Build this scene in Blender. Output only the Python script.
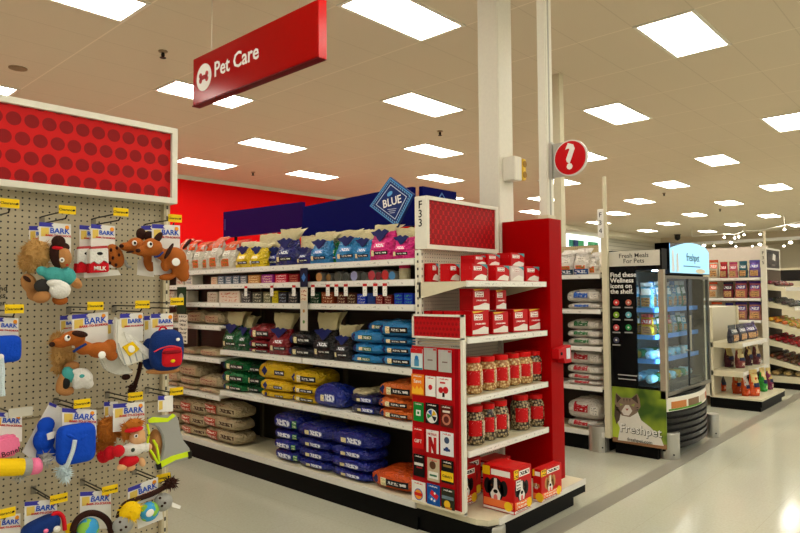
import bpy, bmesh, math, random
from mathutils import Vector, Matrix, noise
random.seed(7)
C = bpy.context.scene.collection
for o in list(bpy.data.objects): bpy.data.objects.remove(o)

# ---------------------------------------------------------------- camera, world, exposure
EYE = 1.6
F_PX, YAW, PITCH, ROLL = 642.75, math.radians(42.743), math.radians(2.303), math.radians(-0.407)
fw = Vector((math.cos(YAW)*math.cos(PITCH), math.sin(YAW)*math.cos(PITCH), math.sin(PITCH)))
r0 = Vector((math.sin(YAW), -math.cos(YAW), 0)); u0 = r0.cross(fw)
rt = r0*math.cos(ROLL)+u0*math.sin(ROLL); up = -r0*math.sin(ROLL)+u0*math.cos(ROLL)
cam_d = bpy.data.cameras.new('camera'); cam = bpy.data.objects.new('camera', cam_d); C.objects.link(cam)
cam_d.sensor_width = 36; cam_d.lens = 36*F_PX/800; cam_d.clip_end = 200
cam.matrix_world = Matrix(((rt.x, up.x, -fw.x, 0), (rt.y, up.y, -fw.y, 0), (rt.z, up.z, -fw.z, EYE), (0, 0, 0, 1)))
bpy.context.scene.camera = cam
W = bpy.data.worlds.new('world'); bpy.context.scene.world = W; W.use_nodes = True
W.node_tree.nodes['Background'].inputs[0].default_value = (1, .95, .84, 1)
W.node_tree.nodes['Background'].inputs[1].default_value = .35  # warm fill light added through the open, unseen sides of the room
vs = bpy.context.scene.view_settings
vs.view_transform = 'Standard'; vs.look = 'None'; vs.gamma = 1; vs.use_curve_mapping = False; vs.exposure = 0.78
CEIL = 4.32
LIGHT_POWER = 11.0

# surveying helpers: where a sight line of the photo meets a real plane of the shop
def ray(x, y):
    return rt*((x-400)/F_PX)+up*((266.5-y)/F_PX)+fw
def at(x, y, ax, val):
    d = ray(x, y)
    if ax == 'Z': k = (val-EYE)/d.z
    elif ax == 'X': k = val/d.x
    else: k = val/d.y
    return Vector((d.x*k, d.y*k, EYE+d.z*k))
def pix(P):
    v = Vector(P)-Vector((0, 0, EYE)); w = v.dot(fw)
    return 400+F_PX*v.dot(rt)/w, 266.5-F_PX*v.dot(up)/w
def Yof(x, X, z):
    y = 300
    for _ in range(4):
        P = at(x, y, 'X', X); y = pix((X, P.y, z))[1]
    return at(x, y, 'X', X).y
def Xof(x, Y, z):
    y = 300
    for _ in range(4):
        P = at(x, y, 'Y', Y); y = pix((P.x, Y, z))[1]
    return at(x, y, 'Y', Y).x

# ---------------------------------------------------------------- materials
MATS = {}
def S(c):   # sRGB 0-255 -> linear
    return tuple(((v/255)/12.92 if v/255 <= .04045 else ((v/255+.055)/1.055)**2.4) for v in c)
def mat(name, col, rough=.5, metal=0, emit=0, bump=0, bscale=40, spec=.18):
    if name in MATS: return MATS[name]
    m = bpy.data.materials.new(name); m.use_nodes = True; nt = m.node_tree
    b = nt.nodes['Principled BSDF']; c = S(col)
    b.inputs['Base Color'].default_value = (*c, 1); b.inputs['Roughness'].default_value = rough
    b.inputs['Metallic'].default_value = metal; b.inputs['Specular IOR Level'].default_value = spec
    if emit:
        b.inputs['Emission Color'].default_value = (*c, 1); b.inputs['Emission Strength'].default_value = emit
    tc = nt.nodes.new('ShaderNodeTexCoord'); n = nt.nodes.new('ShaderNodeTexNoise')
    n.inputs['Scale'].default_value = bscale; n.inputs['Detail'].default_value = 3
    nt.links.new(tc.outputs['Object'], n.inputs['Vector'])
    mx = nt.nodes.new('ShaderNodeMixRGB'); mx.blend_type = 'MULTIPLY'; mx.inputs[0].default_value = .12
    mx.inputs[1].default_value = (*c, 1); nt.links.new(n.outputs['Fac'], mx.inputs[2])
    if not emit: nt.links.new(mx.outputs[0], b.inputs['Base Color'])
    if bump:
        bp = nt.nodes.new('ShaderNodeBump'); bp.inputs['Strength'].default_value = bump; bp.inputs['Distance'].default_value = .01
        nt.links.new(n.outputs['Fac'], bp.inputs['Height']); nt.links.new(bp.outputs[0], b.inputs['Normal'])
    MATS[name] = m; return m
def nodes(name):
    m = bpy.data.materials.new(name); m.use_nodes = True; MATS[name] = m
    return m, m.node_tree, m.node_tree.nodes['Principled BSDF']
def mth(nt, op, a, b=None, c=None):
    n = nt.nodes.new('ShaderNodeMath'); n.operation = op
    for i, v in enumerate((a, b, c)):
        if v is None: continue
        if isinstance(v, (int, float)): n.inputs[i].default_value = v
        else: nt.links.new(v, n.inputs[i])
    return n.outputs[0]
def mix(nt, f, a, b):
    n = nt.nodes.new('ShaderNodeMixRGB')
    if isinstance(f, (int, float)): n.inputs[0].default_value = f
    else: nt.links.new(f, n.inputs[0])
    for i, v in ((1, a), (2, b)):
        if isinstance(v, tuple): n.inputs[i].default_value = (*v, 1)
        else: nt.links.new(v, n.inputs[i])
    return n.outputs[0]
def objxyz(nt):
    tc = nt.nodes.new('ShaderNodeTexCoord'); s = nt.nodes.new('ShaderNodeSeparateXYZ')
    nt.links.new(tc.outputs['Object'], s.inputs[0]); return tc, s
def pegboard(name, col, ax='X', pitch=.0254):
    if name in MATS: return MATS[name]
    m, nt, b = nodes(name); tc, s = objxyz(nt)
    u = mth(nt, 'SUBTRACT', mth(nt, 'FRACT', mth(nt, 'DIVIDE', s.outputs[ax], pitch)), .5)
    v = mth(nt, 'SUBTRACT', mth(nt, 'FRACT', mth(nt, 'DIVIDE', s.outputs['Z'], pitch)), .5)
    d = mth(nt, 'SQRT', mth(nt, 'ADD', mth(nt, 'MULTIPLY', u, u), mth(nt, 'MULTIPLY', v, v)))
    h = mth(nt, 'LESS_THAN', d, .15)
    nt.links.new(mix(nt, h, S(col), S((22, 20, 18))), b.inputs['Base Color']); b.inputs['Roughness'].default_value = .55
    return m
def dots(name, px, pz, r, base, dot, ox=0, oz=0):
    m, nt, b = nodes(name); tc, s = objxyz(nt)
    def cell(du, dv):
        u = mth(nt, 'MULTIPLY', mth(nt, 'SUBTRACT', mth(nt, 'FRACT', mth(nt, 'ADD', mth(nt, 'DIVIDE', s.outputs['X'], px), du)), .5), px)
        v = mth(nt, 'MULTIPLY', mth(nt, 'SUBTRACT', mth(nt, 'FRACT', mth(nt, 'ADD', mth(nt, 'DIVIDE', s.outputs['Z'], 2*pz), dv)), .5), 2*pz)
        return mth(nt, 'SQRT', mth(nt, 'ADD', mth(nt, 'MULTIPLY', u, u), mth(nt, 'MULTIPLY', v, v)))
    d = mth(nt, 'MINIMUM', cell(ox, oz), cell(ox+.5, oz+.5))
    f = mth(nt, 'LESS_THAN', d, r)
    nt.links.new(mix(nt, f, S(base), S(dot)), b.inputs['Base Color']); b.inputs['Roughness'].default_value = .45; b.inputs['Specular IOR Level'].default_value = .2
    bp = nt.nodes.new('ShaderNodeBump'); bp.inputs['Strength'].default_value = .6; bp.inputs['Distance'].default_value = .004
    nt.links.new(mth(nt, 'SUBTRACT', 1, f), bp.inputs['Height']); nt.links.new(bp.outputs[0], b.inputs['Normal'])
    return m
def scribble(name, bg, fg, sx=14, rows=2, thr=.5, rough=.4, lo=.2, hi=.8):
    if name in MATS: return MATS[name]
    m, nt, b = nodes(name); tc = nt.nodes.new('ShaderNodeTexCoord'); s = nt.nodes.new('ShaderNodeSeparateXYZ')
    nt.links.new(tc.outputs['UV'], s.inputs[0])
    row = mth(nt, 'FLOOR', mth(nt, 'MULTIPLY', s.outputs['Y'], rows)); fr = mth(nt, 'FRACT', mth(nt, 'MULTIPLY', s.outputs['Y'], rows))
    cb = nt.nodes.new('ShaderNodeCombineXYZ'); nt.links.new(mth(nt, 'MULTIPLY', s.outputs['X'], sx), cb.inputs[0])
    nt.links.new(mth(nt, 'ADD', mth(nt, 'MULTIPLY', row, 7.3), mth(nt, 'MULTIPLY', fr, 2.2)), cb.inputs[1])
    n = nt.nodes.new('ShaderNodeTexNoise'); n.inputs['Scale'].default_value = 1.3; nt.links.new(cb.outputs[0], n.inputs['Vector'])
    f = mth(nt, 'GREATER_THAN', n.outputs['Fac'], thr)
    for a, op, v in ((fr, 'GREATER_THAN', lo), (fr, 'LESS_THAN', hi), (s.outputs['X'], 'GREATER_THAN', .08), (s.outputs['X'], 'LESS_THAN', .92)):
        f = mth(nt, 'MULTIPLY', f, mth(nt, op, a, v))
    nt.links.new(mix(nt, f, S(bg), S(fg)), b.inputs['Base Color']); b.inputs['Roughness'].default_value = rough; b.inputs['Specular IOR Level'].default_value = .2
    return m
def bagm(c, rough=.24, bump=1.0, scale=9):
    """plastic or paper bag film: sharp creases from two ridged noises"""
    nm = 'bag_film_%d_%d_%d' % c
    if nm in MATS: return MATS[nm]
    m = mat(nm, c, rough=rough, spec=.5); nt = m.node_tree; b = nt.nodes['Principled BSDF']; tc = nt.nodes.new('ShaderNodeTexCoord')
    hs = []
    for sc_, dist in ((scale, 1.5), (scale*2.6, .8)):
        n = nt.nodes.new('ShaderNodeTexNoise'); n.inputs['Scale'].default_value = sc_; n.inputs['Detail'].default_value = 2; n.inputs['Distortion'].default_value = dist
        mp = nt.nodes.new('ShaderNodeMapping'); mp.inputs['Scale'].default_value = (1.0, 1.0, 1.9); mp.inputs['Rotation'].default_value = (.3, .5, .4); nt.links.new(tc.outputs['Object'], mp.inputs[0]); nt.links.new(mp.outputs[0], n.inputs['Vector'])
        hs.append(mth(nt, 'ABSOLUTE', mth(nt, 'SUBTRACT', n.outputs['Fac'], .5)))
    h = mth(nt, 'ADD', hs[0], mth(nt, 'MULTIPLY', hs[1], .45))
    bp = nt.nodes.new('ShaderNodeBump'); bp.inputs['Strength'].default_value = bump; bp.inputs['Distance'].default_value = .085
    nt.links.new(h, bp.inputs['Height']); nt.links.new(bp.outputs[0], b.inputs['Normal']); return m
def paint(c, rough=.45):
    return mat('paint_%d_%d_%d' % tuple(c), tuple(c), rough=rough)

white_metal = mat('white_metal', (226, 222, 206), .35)
cream_metal = mat('cream_metal', (214, 206, 176), .4)
rail_m = mat('price_rail', (225, 222, 212), .25)
black_m = mat('black_kick', (5, 5, 5), .5, spec=.1)
red_m = mat('red_laminate', (160, 0, 2), .35, spec=.05)
redd = mat('red_plastic', (190, 12, 20), .3)
steel = mat('brushed_steel', (190, 188, 178), .32, .85, bump=.15, bscale=120)
darkwire = mat('black_wire', (22, 20, 18), .35, .6)
wire_m = mat('grey_wire', (170, 168, 160), .35, .7)
yellow_tag = mat('yellow_tag', (238, 200, 20), .4)
ink = mat('black_ink', (18, 16, 16), .5)
whitep = mat('white_print', (238, 236, 228), .5)

# ---------------------------------------------------------------- mesh builder
class MB:
    def __init__(s): s.v = []; s.f = []; s.uv = {}; s.m = []; s.cm = 0
    def add(s, vs_, fs, uvs=None):
        b = len(s.v); s.v += [tuple(v) for v in vs_]
        for f in fs: s.f.append([b+i for i in f]); s.m.append(s.cm)
        if uvs:
            for i, u in enumerate(uvs): s.uv[b+i] = u
        return s
    def box(s, x0, x1, y0, y1, z0, z1):
        x0, x1 = sorted((x0, x1)); y0, y1 = sorted((y0, y1)); z0, z1 = sorted((z0, z1))
        return s.add([(x, y, z) for z in (z0, z1) for y in (y0, y1) for x in (x0, x1)],
              [(0, 2, 3, 1), (4, 5, 7, 6), (0, 1, 5, 4), (2, 6, 7, 3), (0, 4, 6, 2), (1, 3, 7, 5)],
              [(0, 0), (1, 0), (0, 0), (1, 0), (0, 1), (1, 1), (0, 1), (1, 1)])
    def prism(s, pts, y0, y1):      # polygon in (x,z), extruded along y
        n = len(pts)
        return s.add([(x, y0, z) for x, z in pts]+[(x, y1, z) for x, z in pts],
              [list(range(n)), list(range(2*n-1, n-1, -1))]+[(i, i+n, (i+1) % n+n, (i+1) % n) for i in range(n)])
    def prismx(s, pts, x0, x1):     # polygon in (y,z), extruded along x
        n = len(pts)
        return s.add([(x0, y, z) for y, z in pts]+[(x1, y, z) for y, z in pts],
              [list(range(n)), list(range(2*n-1, n-1, -1))]+[(i, (i+1) % n, (i+1) % n+n, i+n) for i in range(n)])
    def prismz(s, pts, z0, z1):
        n = len(pts)
        return s.add([(x, y, z0) for x, y in pts]+[(x, y, z1) for x, y in pts],
              [list(range(n-1, -1, -1)), list(range(n, 2*n))]+[(i, (i+1) % n, (i+1) % n+n, i+n) for i in range(n)])
    def surf(s, fn, nu, nv, closeu=False):
        vs_, uvs = [], []; cu = nu if closeu else nu+1
        for j in range(nv+1):
            for i in range(cu): vs_.append(fn(i/nu, j/nv)); uvs.append((i/nu, j/nv))
        fs = [(j*cu+i, j*cu+(i+1) % cu, (j+1)*cu+(i+1) % cu, (j+1)*cu+i) for j in range(nv) for i in range(nu if closeu else nu)]
        return s.add(vs_, fs, uvs)
    def lathe(s, prof, n=16, c=(0, 0, 0)):
        vs_ = [(c[0]+r*math.cos(2*math.pi*i/n), c[1]+r*math.sin(2*math.pi*i/n), c[2]+z) for r, z in prof for i in range(n)]
        m = len(prof)
        fs = [(j*n+i, j*n+(i+1) % n, (j+1)*n+(i+1) % n, (j+1)*n+i) for j in range(m-1) for i in range(n)]
        fs += [tuple(range(n-1, -1, -1)), tuple(range((m-1)*n, m*n))]
        return s.add(vs_, fs)
    def tube(s, pts, r, n=8):
        pts = [Vector(p) for p in pts]; vs_ = []
        for k, p in enumerate(pts):
            t = (pts[min(k+1, len(pts)-1)]-pts[max(k-1, 0)]).normalized()
            a = t.cross(Vector((0, 0, 1)));
            if a.length < .05: a = t.cross(Vector((1, 0, 0)))
            a.normalize(); b = t.cross(a); rr = r[k] if isinstance(r, (list, tuple)) else r
            for i in range(n):
                q = 2*math.pi*i/n; vs_.append(p+a*math.cos(q)*rr+b*math.sin(q)*rr)
        m = len(pts)
        fs = [(j*n+i, j*n+(i+1) % n, (j+1)*n+(i+1) % n, (j+1)*n+i) for j in range(m-1) for i in range(n)]
        fs += [tuple(range(n-1, -1, -1)), tuple(range((m-1)*n, m*n))]
        return s.add(vs_, fs)
    def ell(s, c, r, rot=0, nu=16, nv=10):       # ellipsoid, rot in the xz plane
        ca, sa = math.cos(rot), math.sin(rot)
        def fn(u, v):
            t = 2*math.pi*u; p = math.pi*(v-.5)
            x = r[0]*math.cos(p)*math.cos(t); y = r[1]*math.cos(p)*math.sin(t); z = r[2]*math.sin(p)
            return (c[0]+x*ca-z*sa, c[1]+y, c[2]+x*sa+z*ca)
        return s.surf(fn, nu, nv, True)
    def build(s, name, m, parent=None, smooth=False, bevel=0, loc=None, rz=0):
        me = bpy.data.meshes.new(name); me.from_pydata(s.v, [], s.f)
        for x in (m if isinstance(m, (list, tuple)) else [m]): me.materials.append(x)
        if len(set(s.m)) > 1:
            me.polygons.foreach_set('material_index', s.m)
        if s.uv:
            uvl = me.uv_layers.new(name='UVMap')
            for l in me.loops: uvl.data[l.index].uv = s.uv.get(l.vertex_index, (0, 0))
        bm = bmesh.new(); bm.from_mesh(me)
        if bevel:
            bmesh.ops.bevel(bm, geom=list(bm.edges), offset=bevel, segments=2, affect='EDGES', clamp_overlap=True)
        bmesh.ops.recalc_face_normals(bm, faces=list(bm.faces))
        bm.to_mesh(me); bm.free()
        if smooth: me.polygons.foreach_set('use_smooth', [True]*len(me.polygons))
        o = bpy.data.objects.new(name, me); C.objects.link(o)
        if parent: o.parent = parent
        if loc is not None: o.location = loc
        o.rotation_euler.z = rz
        return o
LABELS = {}
def tag(o, label, cat, group=None):
    w = len(label.split())
    if w > 16 or w < 4: print('LABEL LEN', w, label)
    if label in LABELS and not group: print('DUP LABEL', label)
    LABELS[label] = 1
    o['label'] = label; o['category'] = cat
    if group: o['group'] = group
    return o
def thing(name, label, cat, loc=(0, 0, 0), rz=0, group=None):
    o = bpy.data.objects.new(name, None); C.objects.link(o); o.empty_display_size = .05
    o.location = loc; o.rotation_euler.z = rz; return tag(o, label, cat, group)
def struct(o): o['kind'] = 'structure'; return o
def text(name, body, size, m, parent, loc, depth=.001, align='CENTER', rz=0, sx=1, bold=.0, rot=0):
    cu = bpy.data.curves.new(name, 'FONT'); cu.body = body; cu.size = size; cu.extrude = depth; cu.offset = bold
    cu.align_x = align; cu.align_y = 'CENTER'; cu.resolution_u = 2; cu.space_line = .85
    t = bpy.data.objects.new(name, cu); C.objects.link(t)
    me = bpy.data.meshes.new_from_object(t.evaluated_get(bpy.context.evaluated_depsgraph_get()))
    bpy.data.objects.remove(t)
    c, s_ = math.cos(rot), math.sin(rot); cz, sz = math.cos(rz), math.sin(rz)
    for v in me.vertices:
        x, z = v.co.x*sx, v.co.y; x, z = x*c-z*s_, x*s_+z*c; y = -v.co.z
        v.co = (x*cz-y*sz, x*sz+y*cz, z)
    me.materials.clear(); me.materials.append(m)
    o = bpy.data.objects.new(name, me); C.objects.link(o)
    if parent: o.parent = parent
    o.location = loc; return o
AISLE = -math.pi/2     # turns a thing's front (-y) towards the shopper in the aisle (-X)

# ---------------------------------------------------------------- room shell
m, nt, b = nodes('floor_vinyl'); tc, s = objxyz(nt)
n1 = nt.nodes.new('ShaderNodeTexNoise'); n1.inputs['Scale'].default_value = 60; n1.inputs['Detail'].default_value = 4; nt.links.new(tc.outputs['Object'], n1.inputs['Vector'])
n2 = nt.nodes.new('ShaderNodeTexNoise'); n2.inputs['Scale'].default_value = 1.3; nt.links.new(tc.outputs['Object'], n2.inputs['Vector'])
base = mix(nt, n1.outputs['Fac'], S((176, 176, 156)), S((200, 200, 182)))
base = mix(nt, mth(nt, 'MULTIPLY', n2.outputs['Fac'], .25), base, S((170, 164, 140)))
def seam(c):
    f = mth(nt, 'FRACT', mth(nt, 'DIVIDE', c, .61)); return mth(nt, 'LESS_THAN', f, .004)
base = mix(nt, mth(nt, 'MULTIPLY', mth(nt, 'MAXIMUM', seam(s.outputs['X']), seam(s.outputs['Y'])), .35), base, S((140, 134, 115)))
nt.links.new(base, b.inputs['Base Color'])
nt.links.new(mth(nt, 'ADD', mth(nt, 'MULTIPLY', n2.outputs['Fac'], .12), .06), b.inputs['Roughness'])
b.inputs['Specular IOR Level'].default_value = .55
floor_m = m
X0, X1, Y0, Y1 = -6, 38, -8, 13.6
struct(MB().box(X0, X1, Y0, Y1, -.05, 0).build('floor', floor_m))
struct(MB().box(X0, X1, 2.15, 2.285, .0005, .003).build('trim_1', mat('grey_floor_stripe', (140, 136, 122), .3, bump=.05, bscale=90)))
m, nt, b = nodes('ceiling_tile'); tc, s = objxyz(nt)
n1 = nt.nodes.new('ShaderNodeTexNoise'); n1.inputs['Scale'].default_value = 150; nt.links.new(tc.outputs['Object'], n1.inputs['Vector'])
fx = mth(nt, 'FRACT', mth(nt, 'DIVIDE', mth(nt, 'ADD', s.outputs['X'], 100*1.22-3.99), 1.22))
fy = mth(nt, 'FRACT', mth(nt, 'DIVIDE', mth(nt, 'ADD', s.outputs['Y'], 200*.61-3.875), .61))
lx = mth(nt, 'LESS_THAN', fx, .013); ly = mth(nt, 'LESS_THAN', fy, .018)
base = mix(nt, n1.outputs['Fac'], S((204, 190, 165)), S((216, 202, 177)))
base = mix(nt, mth(nt, 'MULTIPLY', ly, .25), base, S((150, 130, 100)))
base = mix(nt, mth(nt, 'MULTIPLY', lx, .6), base, S((238, 224, 200)))
nt.links.new(base, b.inputs['Base Color']); b.inputs['Roughness'].default_value = .9
struct(MB().box(X0, X1, Y0, Y1, CEIL, CEIL+.05).build('ceiling', m))
wall_red = mat('wall_red', (222, 4, 6), .6, spec=.08); wall_cream = mat('wall_cream', (222, 212, 188), .7)
struct(MB().box(X0, 22, Y1, Y1+.1, 0, CEIL).build('wall_back', wall_red))
m, nt, b = nodes('slat_panel'); tc, s = objxyz(nt)
f = mth(nt, 'LESS_THAN', mth(nt, 'FRACT', mth(nt, 'DIVIDE', s.outputs['Z'], .18)), .12)
nt.links.new(mix(nt, f, S((214, 210, 196)), S((150, 146, 132))), b.inputs['Base Color']); b.inputs['Roughness'].default_value = .6
struct(MB().box(22, X1, Y1, Y1+.1, 0, CEIL).build('wall_back', m))
struct(MB().box(X1, X1+.1, Y0, Y1, 0, CEIL).build('wall_far', wall_cream))
struct(MB().box(X0, 22, Y1-.03, Y1, CEIL-.09, CEIL).build('trim_2', white_metal))
struct(MB().box(22, X1, Y1-.9, Y1-.03, CEIL-.2, CEIL).build('trim_3', wall_cream))
struct(MB().box(X1-4.2, X1-.02, Y0, Y1-.9, CEIL-.35, CEIL).build('trim_4', mat('soffit', (200, 186, 158), .7)))
struct(MB().box(X1-4.3, X1-4.2, Y0, Y1-.9, CEIL-.45, CEIL-.3).build('trim_5', whitep))

ords = ['first', 'second', 'third', 'fourth', 'fifth', 'sixth', 'seventh', 'eighth', 'ninth', 'tenth', 'eleventh', 'twelfth', 'thirteenth', 'fourteenth', 'fifteenth', 'sixteenth', 'seventeenth', 'eighteenth', 'nineteenth', 'twentieth']
# troffers
diff = mat('troffer_diffuser', (255, 250, 238), .5, emit=LIGHT_POWER)
def troffer(X, Y, lab):
    t = thing('ceiling_light', lab, 'ceiling light', (X, Y, CEIL), 0, 'recessed ceiling lights')
    MB().box(-.575, .575, -.27, .27, -.004, -.001).build('diffuser', diff, t)
    f = MB()
    for a in ((-.61, .61, -.305, -.27), (-.61, .61, .27, .305), (-.61, -.575, -.27, .27), (.575, .61, -.27, .27)):
        f.box(a[0], a[1], a[2], a[3], -.012, 0)
    f.build('frame', white_metal, t)
LL = {(0, 0): 'large ceiling light at top, between Pet Care sign and white column', (0, 1): 'ceiling light partly hidden behind the left end of Pet Care sign', (-1, 0): 'large ceiling light cut by the top edge above the dotted header',
 (-1, 1): 'ceiling light cut by the left edge just above the dotted header', (0, 2): 'ceiling light hidden behind the large dotted header', (1, -1): 'largest ceiling light in the upper right of the view', (1, 0): 'ceiling light directly below the large one left of column', (1, 1): 'ceiling light below the Pet Care sign, above the red wall',
 (2, 0): 'ceiling light right of the pole and above the question sign', (2, 1): 'ceiling light left of column, second below the large one', (2, 2): 'thin ceiling light above the meeting of red wall and purple board', (3, -1): 'ceiling light cut by the right edge of the view',
 (3, 0): 'ceiling light partly hidden behind the question sign', (3, 1): 'ceiling light just above the diamond sign, left of column', (3, 2): 'thin ceiling light left of the diamond sign near red wall', (4, 0): 'ceiling light in the middle of the ceiling right of question sign',
 (4, 1): 'ceiling light peeking out beside the pole under the question sign', (4, 2): 'thin ceiling light between diamond sign and white column', (5, 0): 'ceiling light straight above the arched lit topper', (6, 0): 'ceiling light at right, below the one cut by the right edge', (7, 0): 'small ceiling light above the far purple bags',
 (6, 1): 'small ceiling light above the Fresh Meals sign'}
grid = []
for i in range(-3, 12):
    for n in range(-3, 4):
        X, Y = 4.60+2.44*i, 4.18+3.66*n+(1.83 if i % 2 else 0)
        if Y > 13.2 or Y < -7 or X < -3: continue
        px_ = None
        if Vector((X, Y, CEIL-EYE)).dot(fw) > .5:
            q_ = pix((X, Y, CEIL)); px_ = q_[0] if -60 < q_[0] < 860 and -60 < q_[1] < 300 else None
        grid.append((i, n, X, Y, px_))
for i, n, X, Y, px_ in grid:
    if px_ is None: lab = 'ceiling light panel outside the photographed part of the shop'
    else: lab = LL.get((i, n)) or 'small distant ceiling light, %s row from the front, %s from the right' % (ords[i+1], ords[sum(1 for g_ in grid if g_[0] == i and g_[4] and g_[4] > px_)])
    troffer(X, Y, lab)
troffer(7.04, 12.0, 'bright recessed ceiling light near the red back wall, seen beside the dotted header')

def ceil_pt(x, y): return at(x, y, 'Z', CEIL)
for (x, y, l) in ((163, 51, 'small dark sprinkler head in ceiling left of Pet Care sign'), (440, 131, 'small sprinkler head between two lights left of the white column'),
               (253, 172, 'tiny sprinkler head above the red back wall'), (664, 193, 'tiny sprinkler head in ceiling above the pet food cooler'), (720, 209, 'tiny sprinkler head in ceiling far above the dog food aisle')):
    P = ceil_pt(x, y)
    t = thing('sprinkler', l, 'sprinkler', P)
    MB().lathe([(.05, 0), (.05, -.012), (.02, -.02)], 14).build('escutcheon', paint((150, 130, 100)), t)
    MB().lathe([(.016, -.02), (.022, -.05), (.012, -.07), (.035, -.075), (.035, -.08)], 12).build('head', ink, t)
P = ceil_pt(18, 68)
tag(MB().lathe([(.10, 0), (.10, -.01), (.085, -.014)], 24).build('ceiling_speaker', mat('speaker_grille', (140, 120, 92), .6), loc=P), 'round flat ceiling speaker grille at far left of ceiling', 'speaker')

# structural column and pole
struct(MB().box(4.45, 4.665, 2.985, 3.19, 0, CEIL).build('wall_column', white_metal, bevel=.006))
o = thing('outlet_box', 'white and yellow outlet box on the white column above the dotted header', 'electrical box', (4.56, 2.985, 2.62))
MB().box(-.06, .05, -.12, 0, -.10, .10).build('box', white_metal, o, bevel=.006)
MB().box(.05, .1, -.13, -.005, -.09, .09).build('receptacle', mat('yellow_plastic', (226, 188, 60), .4), o, bevel=.006)
for dz in (-.045, .045): MB().lathe([(.028, 0), (.028, .004)], 14).build('socket', paint((150, 110, 20)), o).matrix_local = Matrix.Translation((.075, -.13, dz)) @ Matrix.Rotation(math.pi/2, 4, 'X')
p = thing('power_pole', 'square white pole rising from the red endcap panel to ceiling', 'pole', (4.38, 2.507, 2.15))
MB().box(-.05, .05, -.038, .038, 0, CEIL-2.15).build('post', white_metal, p, bevel=.008)
MB().box(-.055, .055, -.043, .043, 0, .03).build('collar', cream_metal, p)
MB().box(-.02, .0, -.041, -.038, .03, CEIL-2.15).build('groove_shading', paint((170, 168, 155)), p)  # greyer strip paints the shading of a groove down the pole
Pq = at(571, 158, 'X', 4.37); R_ = .135
q = thing('question_sign', 'round red question mark sign on the white pole', 'sign', (4.37, Pq.y, Pq.z), AISLE)
def disc(r, y0, y1, n=40): return MB().prism([(r*math.cos(2*math.pi*i/n), r*math.sin(2*math.pi*i/n)) for i in range(n)], y0, y1)
disc(R_, -.012, .012).build('rim', paint((225, 222, 214)), q)
disc(R_*.93, -.016, -.011).build('face', mat('sign_red', (196, 8, 16), .3), q)
text('question_mark', '?', .26, whitep, q, (0, -.018, 0), bold=.008)
MB().box(-.16, -.02, -.005, .005, -.13, .13).build('mounting_plate', paint((176, 172, 160)), q, loc=(0, .01, 0))
MB().box(-.175, -.15, -.02, .02, -.14, .14).build('clamp', steel, q)
P = at(555.5, 74, 'Z', CEIL)
struct(MB().box(P.x, P.x+.10, P.y-.05, P.y+.05, 0, CEIL).build('wall_column', cream_metal))

# hanging sign
s_ = thing('hanging_sign', 'red hanging Pet Care sign with white bone symbol', 'sign', (2.43, 3.57, 2.98), AISLE)
MB().box(-.71, .71, -.028, .028, 0, .345).build('panel', mat('gloss_red', (160, 0, 1), .15, spec=.12), s_, bevel=.004)
MB().box(.71, .720, -.030, .030, -.004, .349).build('end_cap', mat('bright_red', (196, 6, 8), .2), s_)
MB().box(-.715, .715, -.030, .030, -.008, .0).build('bottom_trim', mat('dark_red', (96, 0, 6), .3, spec=.05), s_)
el = MB().prism([(.098*math.cos(2*math.pi*i/32), .098*math.sin(2*math.pi*i/32)) for i in range(32)], -.031, -.028); el.build('disc', whitep, s_, loc=(-.555, 0, .175))
bn = MB()
for a, bz in ((-.042, .018), (-.042, -.018), (.042, .018), (.042, -.018)): bn.prism([(a+.020*math.cos(2*math.pi*i/16), bz+.020*math.sin(2*math.pi*i/16)) for i in range(16)], -.033, -.031)
bn.prism([(-.045, -.016), (.045, -.016), (.045, .016), (-.045, .016)], -.033, -.031)
bn.build('bone_symbol', paint((186, 10, 16)), s_, loc=(-.555, 0, .175))
text('lettering', 'Pet Care', .15, whitep, s_, (-.15, -.0295, .19), bold=.002)
for x in (-.5, .5): MB().tube([(x, 0, .345), (x, 0, CEIL-2.98)], .0012, 6).build('hanging_cable', wire_m, s_)

# ---------------------------------------------------------------- shelf helpers
def shelf_part(parent, x0, x1, yb, yf, z, th=.022, rail=.045, col=None, rail_tags=True):
    """local frame: front edge at yf (more negative = nearer shopper); price rail as sub-part"""
    o = MB().box(x0, x1, yf, yb, z-th, z).build('shelf', col or white_metal, parent)
    r = MB().box(x0+.002, x1-.002, yf-.014, yf, z-rail+.004, z+.004).build('price_rail', rail_m, o)
    if rail_tags:
        MB().box(x0+.01, x1-.01, yf-.0155, yf-.0142, z-rail+.01, z-.004).build('price_label_strip', scribble('price_label_print', (226, 224, 214), (176, 172, 164), 34, 1, .6), o)
    return o

# F33 gondola : aisle side at X=3.29, local frame rotated so x runs towards the camera's right (-Y)
ZS = dict(s1=1.83, s2=1.686, s3=1.512, s4=1.073, s5=.698, deck=.19)
XG, XB = 3.29, 3.79
g = thing('gondola_shelving', 'long white shelving run of dog food with black kick base', 'shelving unit', (XB, 2.905, 0), AISLE)
def gy(Y): return -(Y-2.905)
peg_cream = pegboard('peg_cream', (206, 198, 168), 'X'); peg_shaded = pegboard('peg_shaded', (56, 48, 36), 'X')  # the darker board has the shade between the shelves put into its colour
MB().box(gy(7.79), gy(2.905), .012, -.012, .15, 1.9).build('back_panel', peg_shaded, g)
MB().box(gy(7.79), gy(2.905), -.50, 0, .145, .19).build('base_deck', cream_metal, g)
MB().box(gy(7.79), gy(2.905), -.502, -.515, .15, .195).build('deck_rail', rail_m, g)
MB().box(gy(7.79), gy(2.905), -.49, .50, 0, .145).build('kick_plate', black_m, g)
MB().box(gy(7.79), gy(2.905), 0.01, .5, .145, .19).build('base_deck', cream_metal, g)
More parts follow.
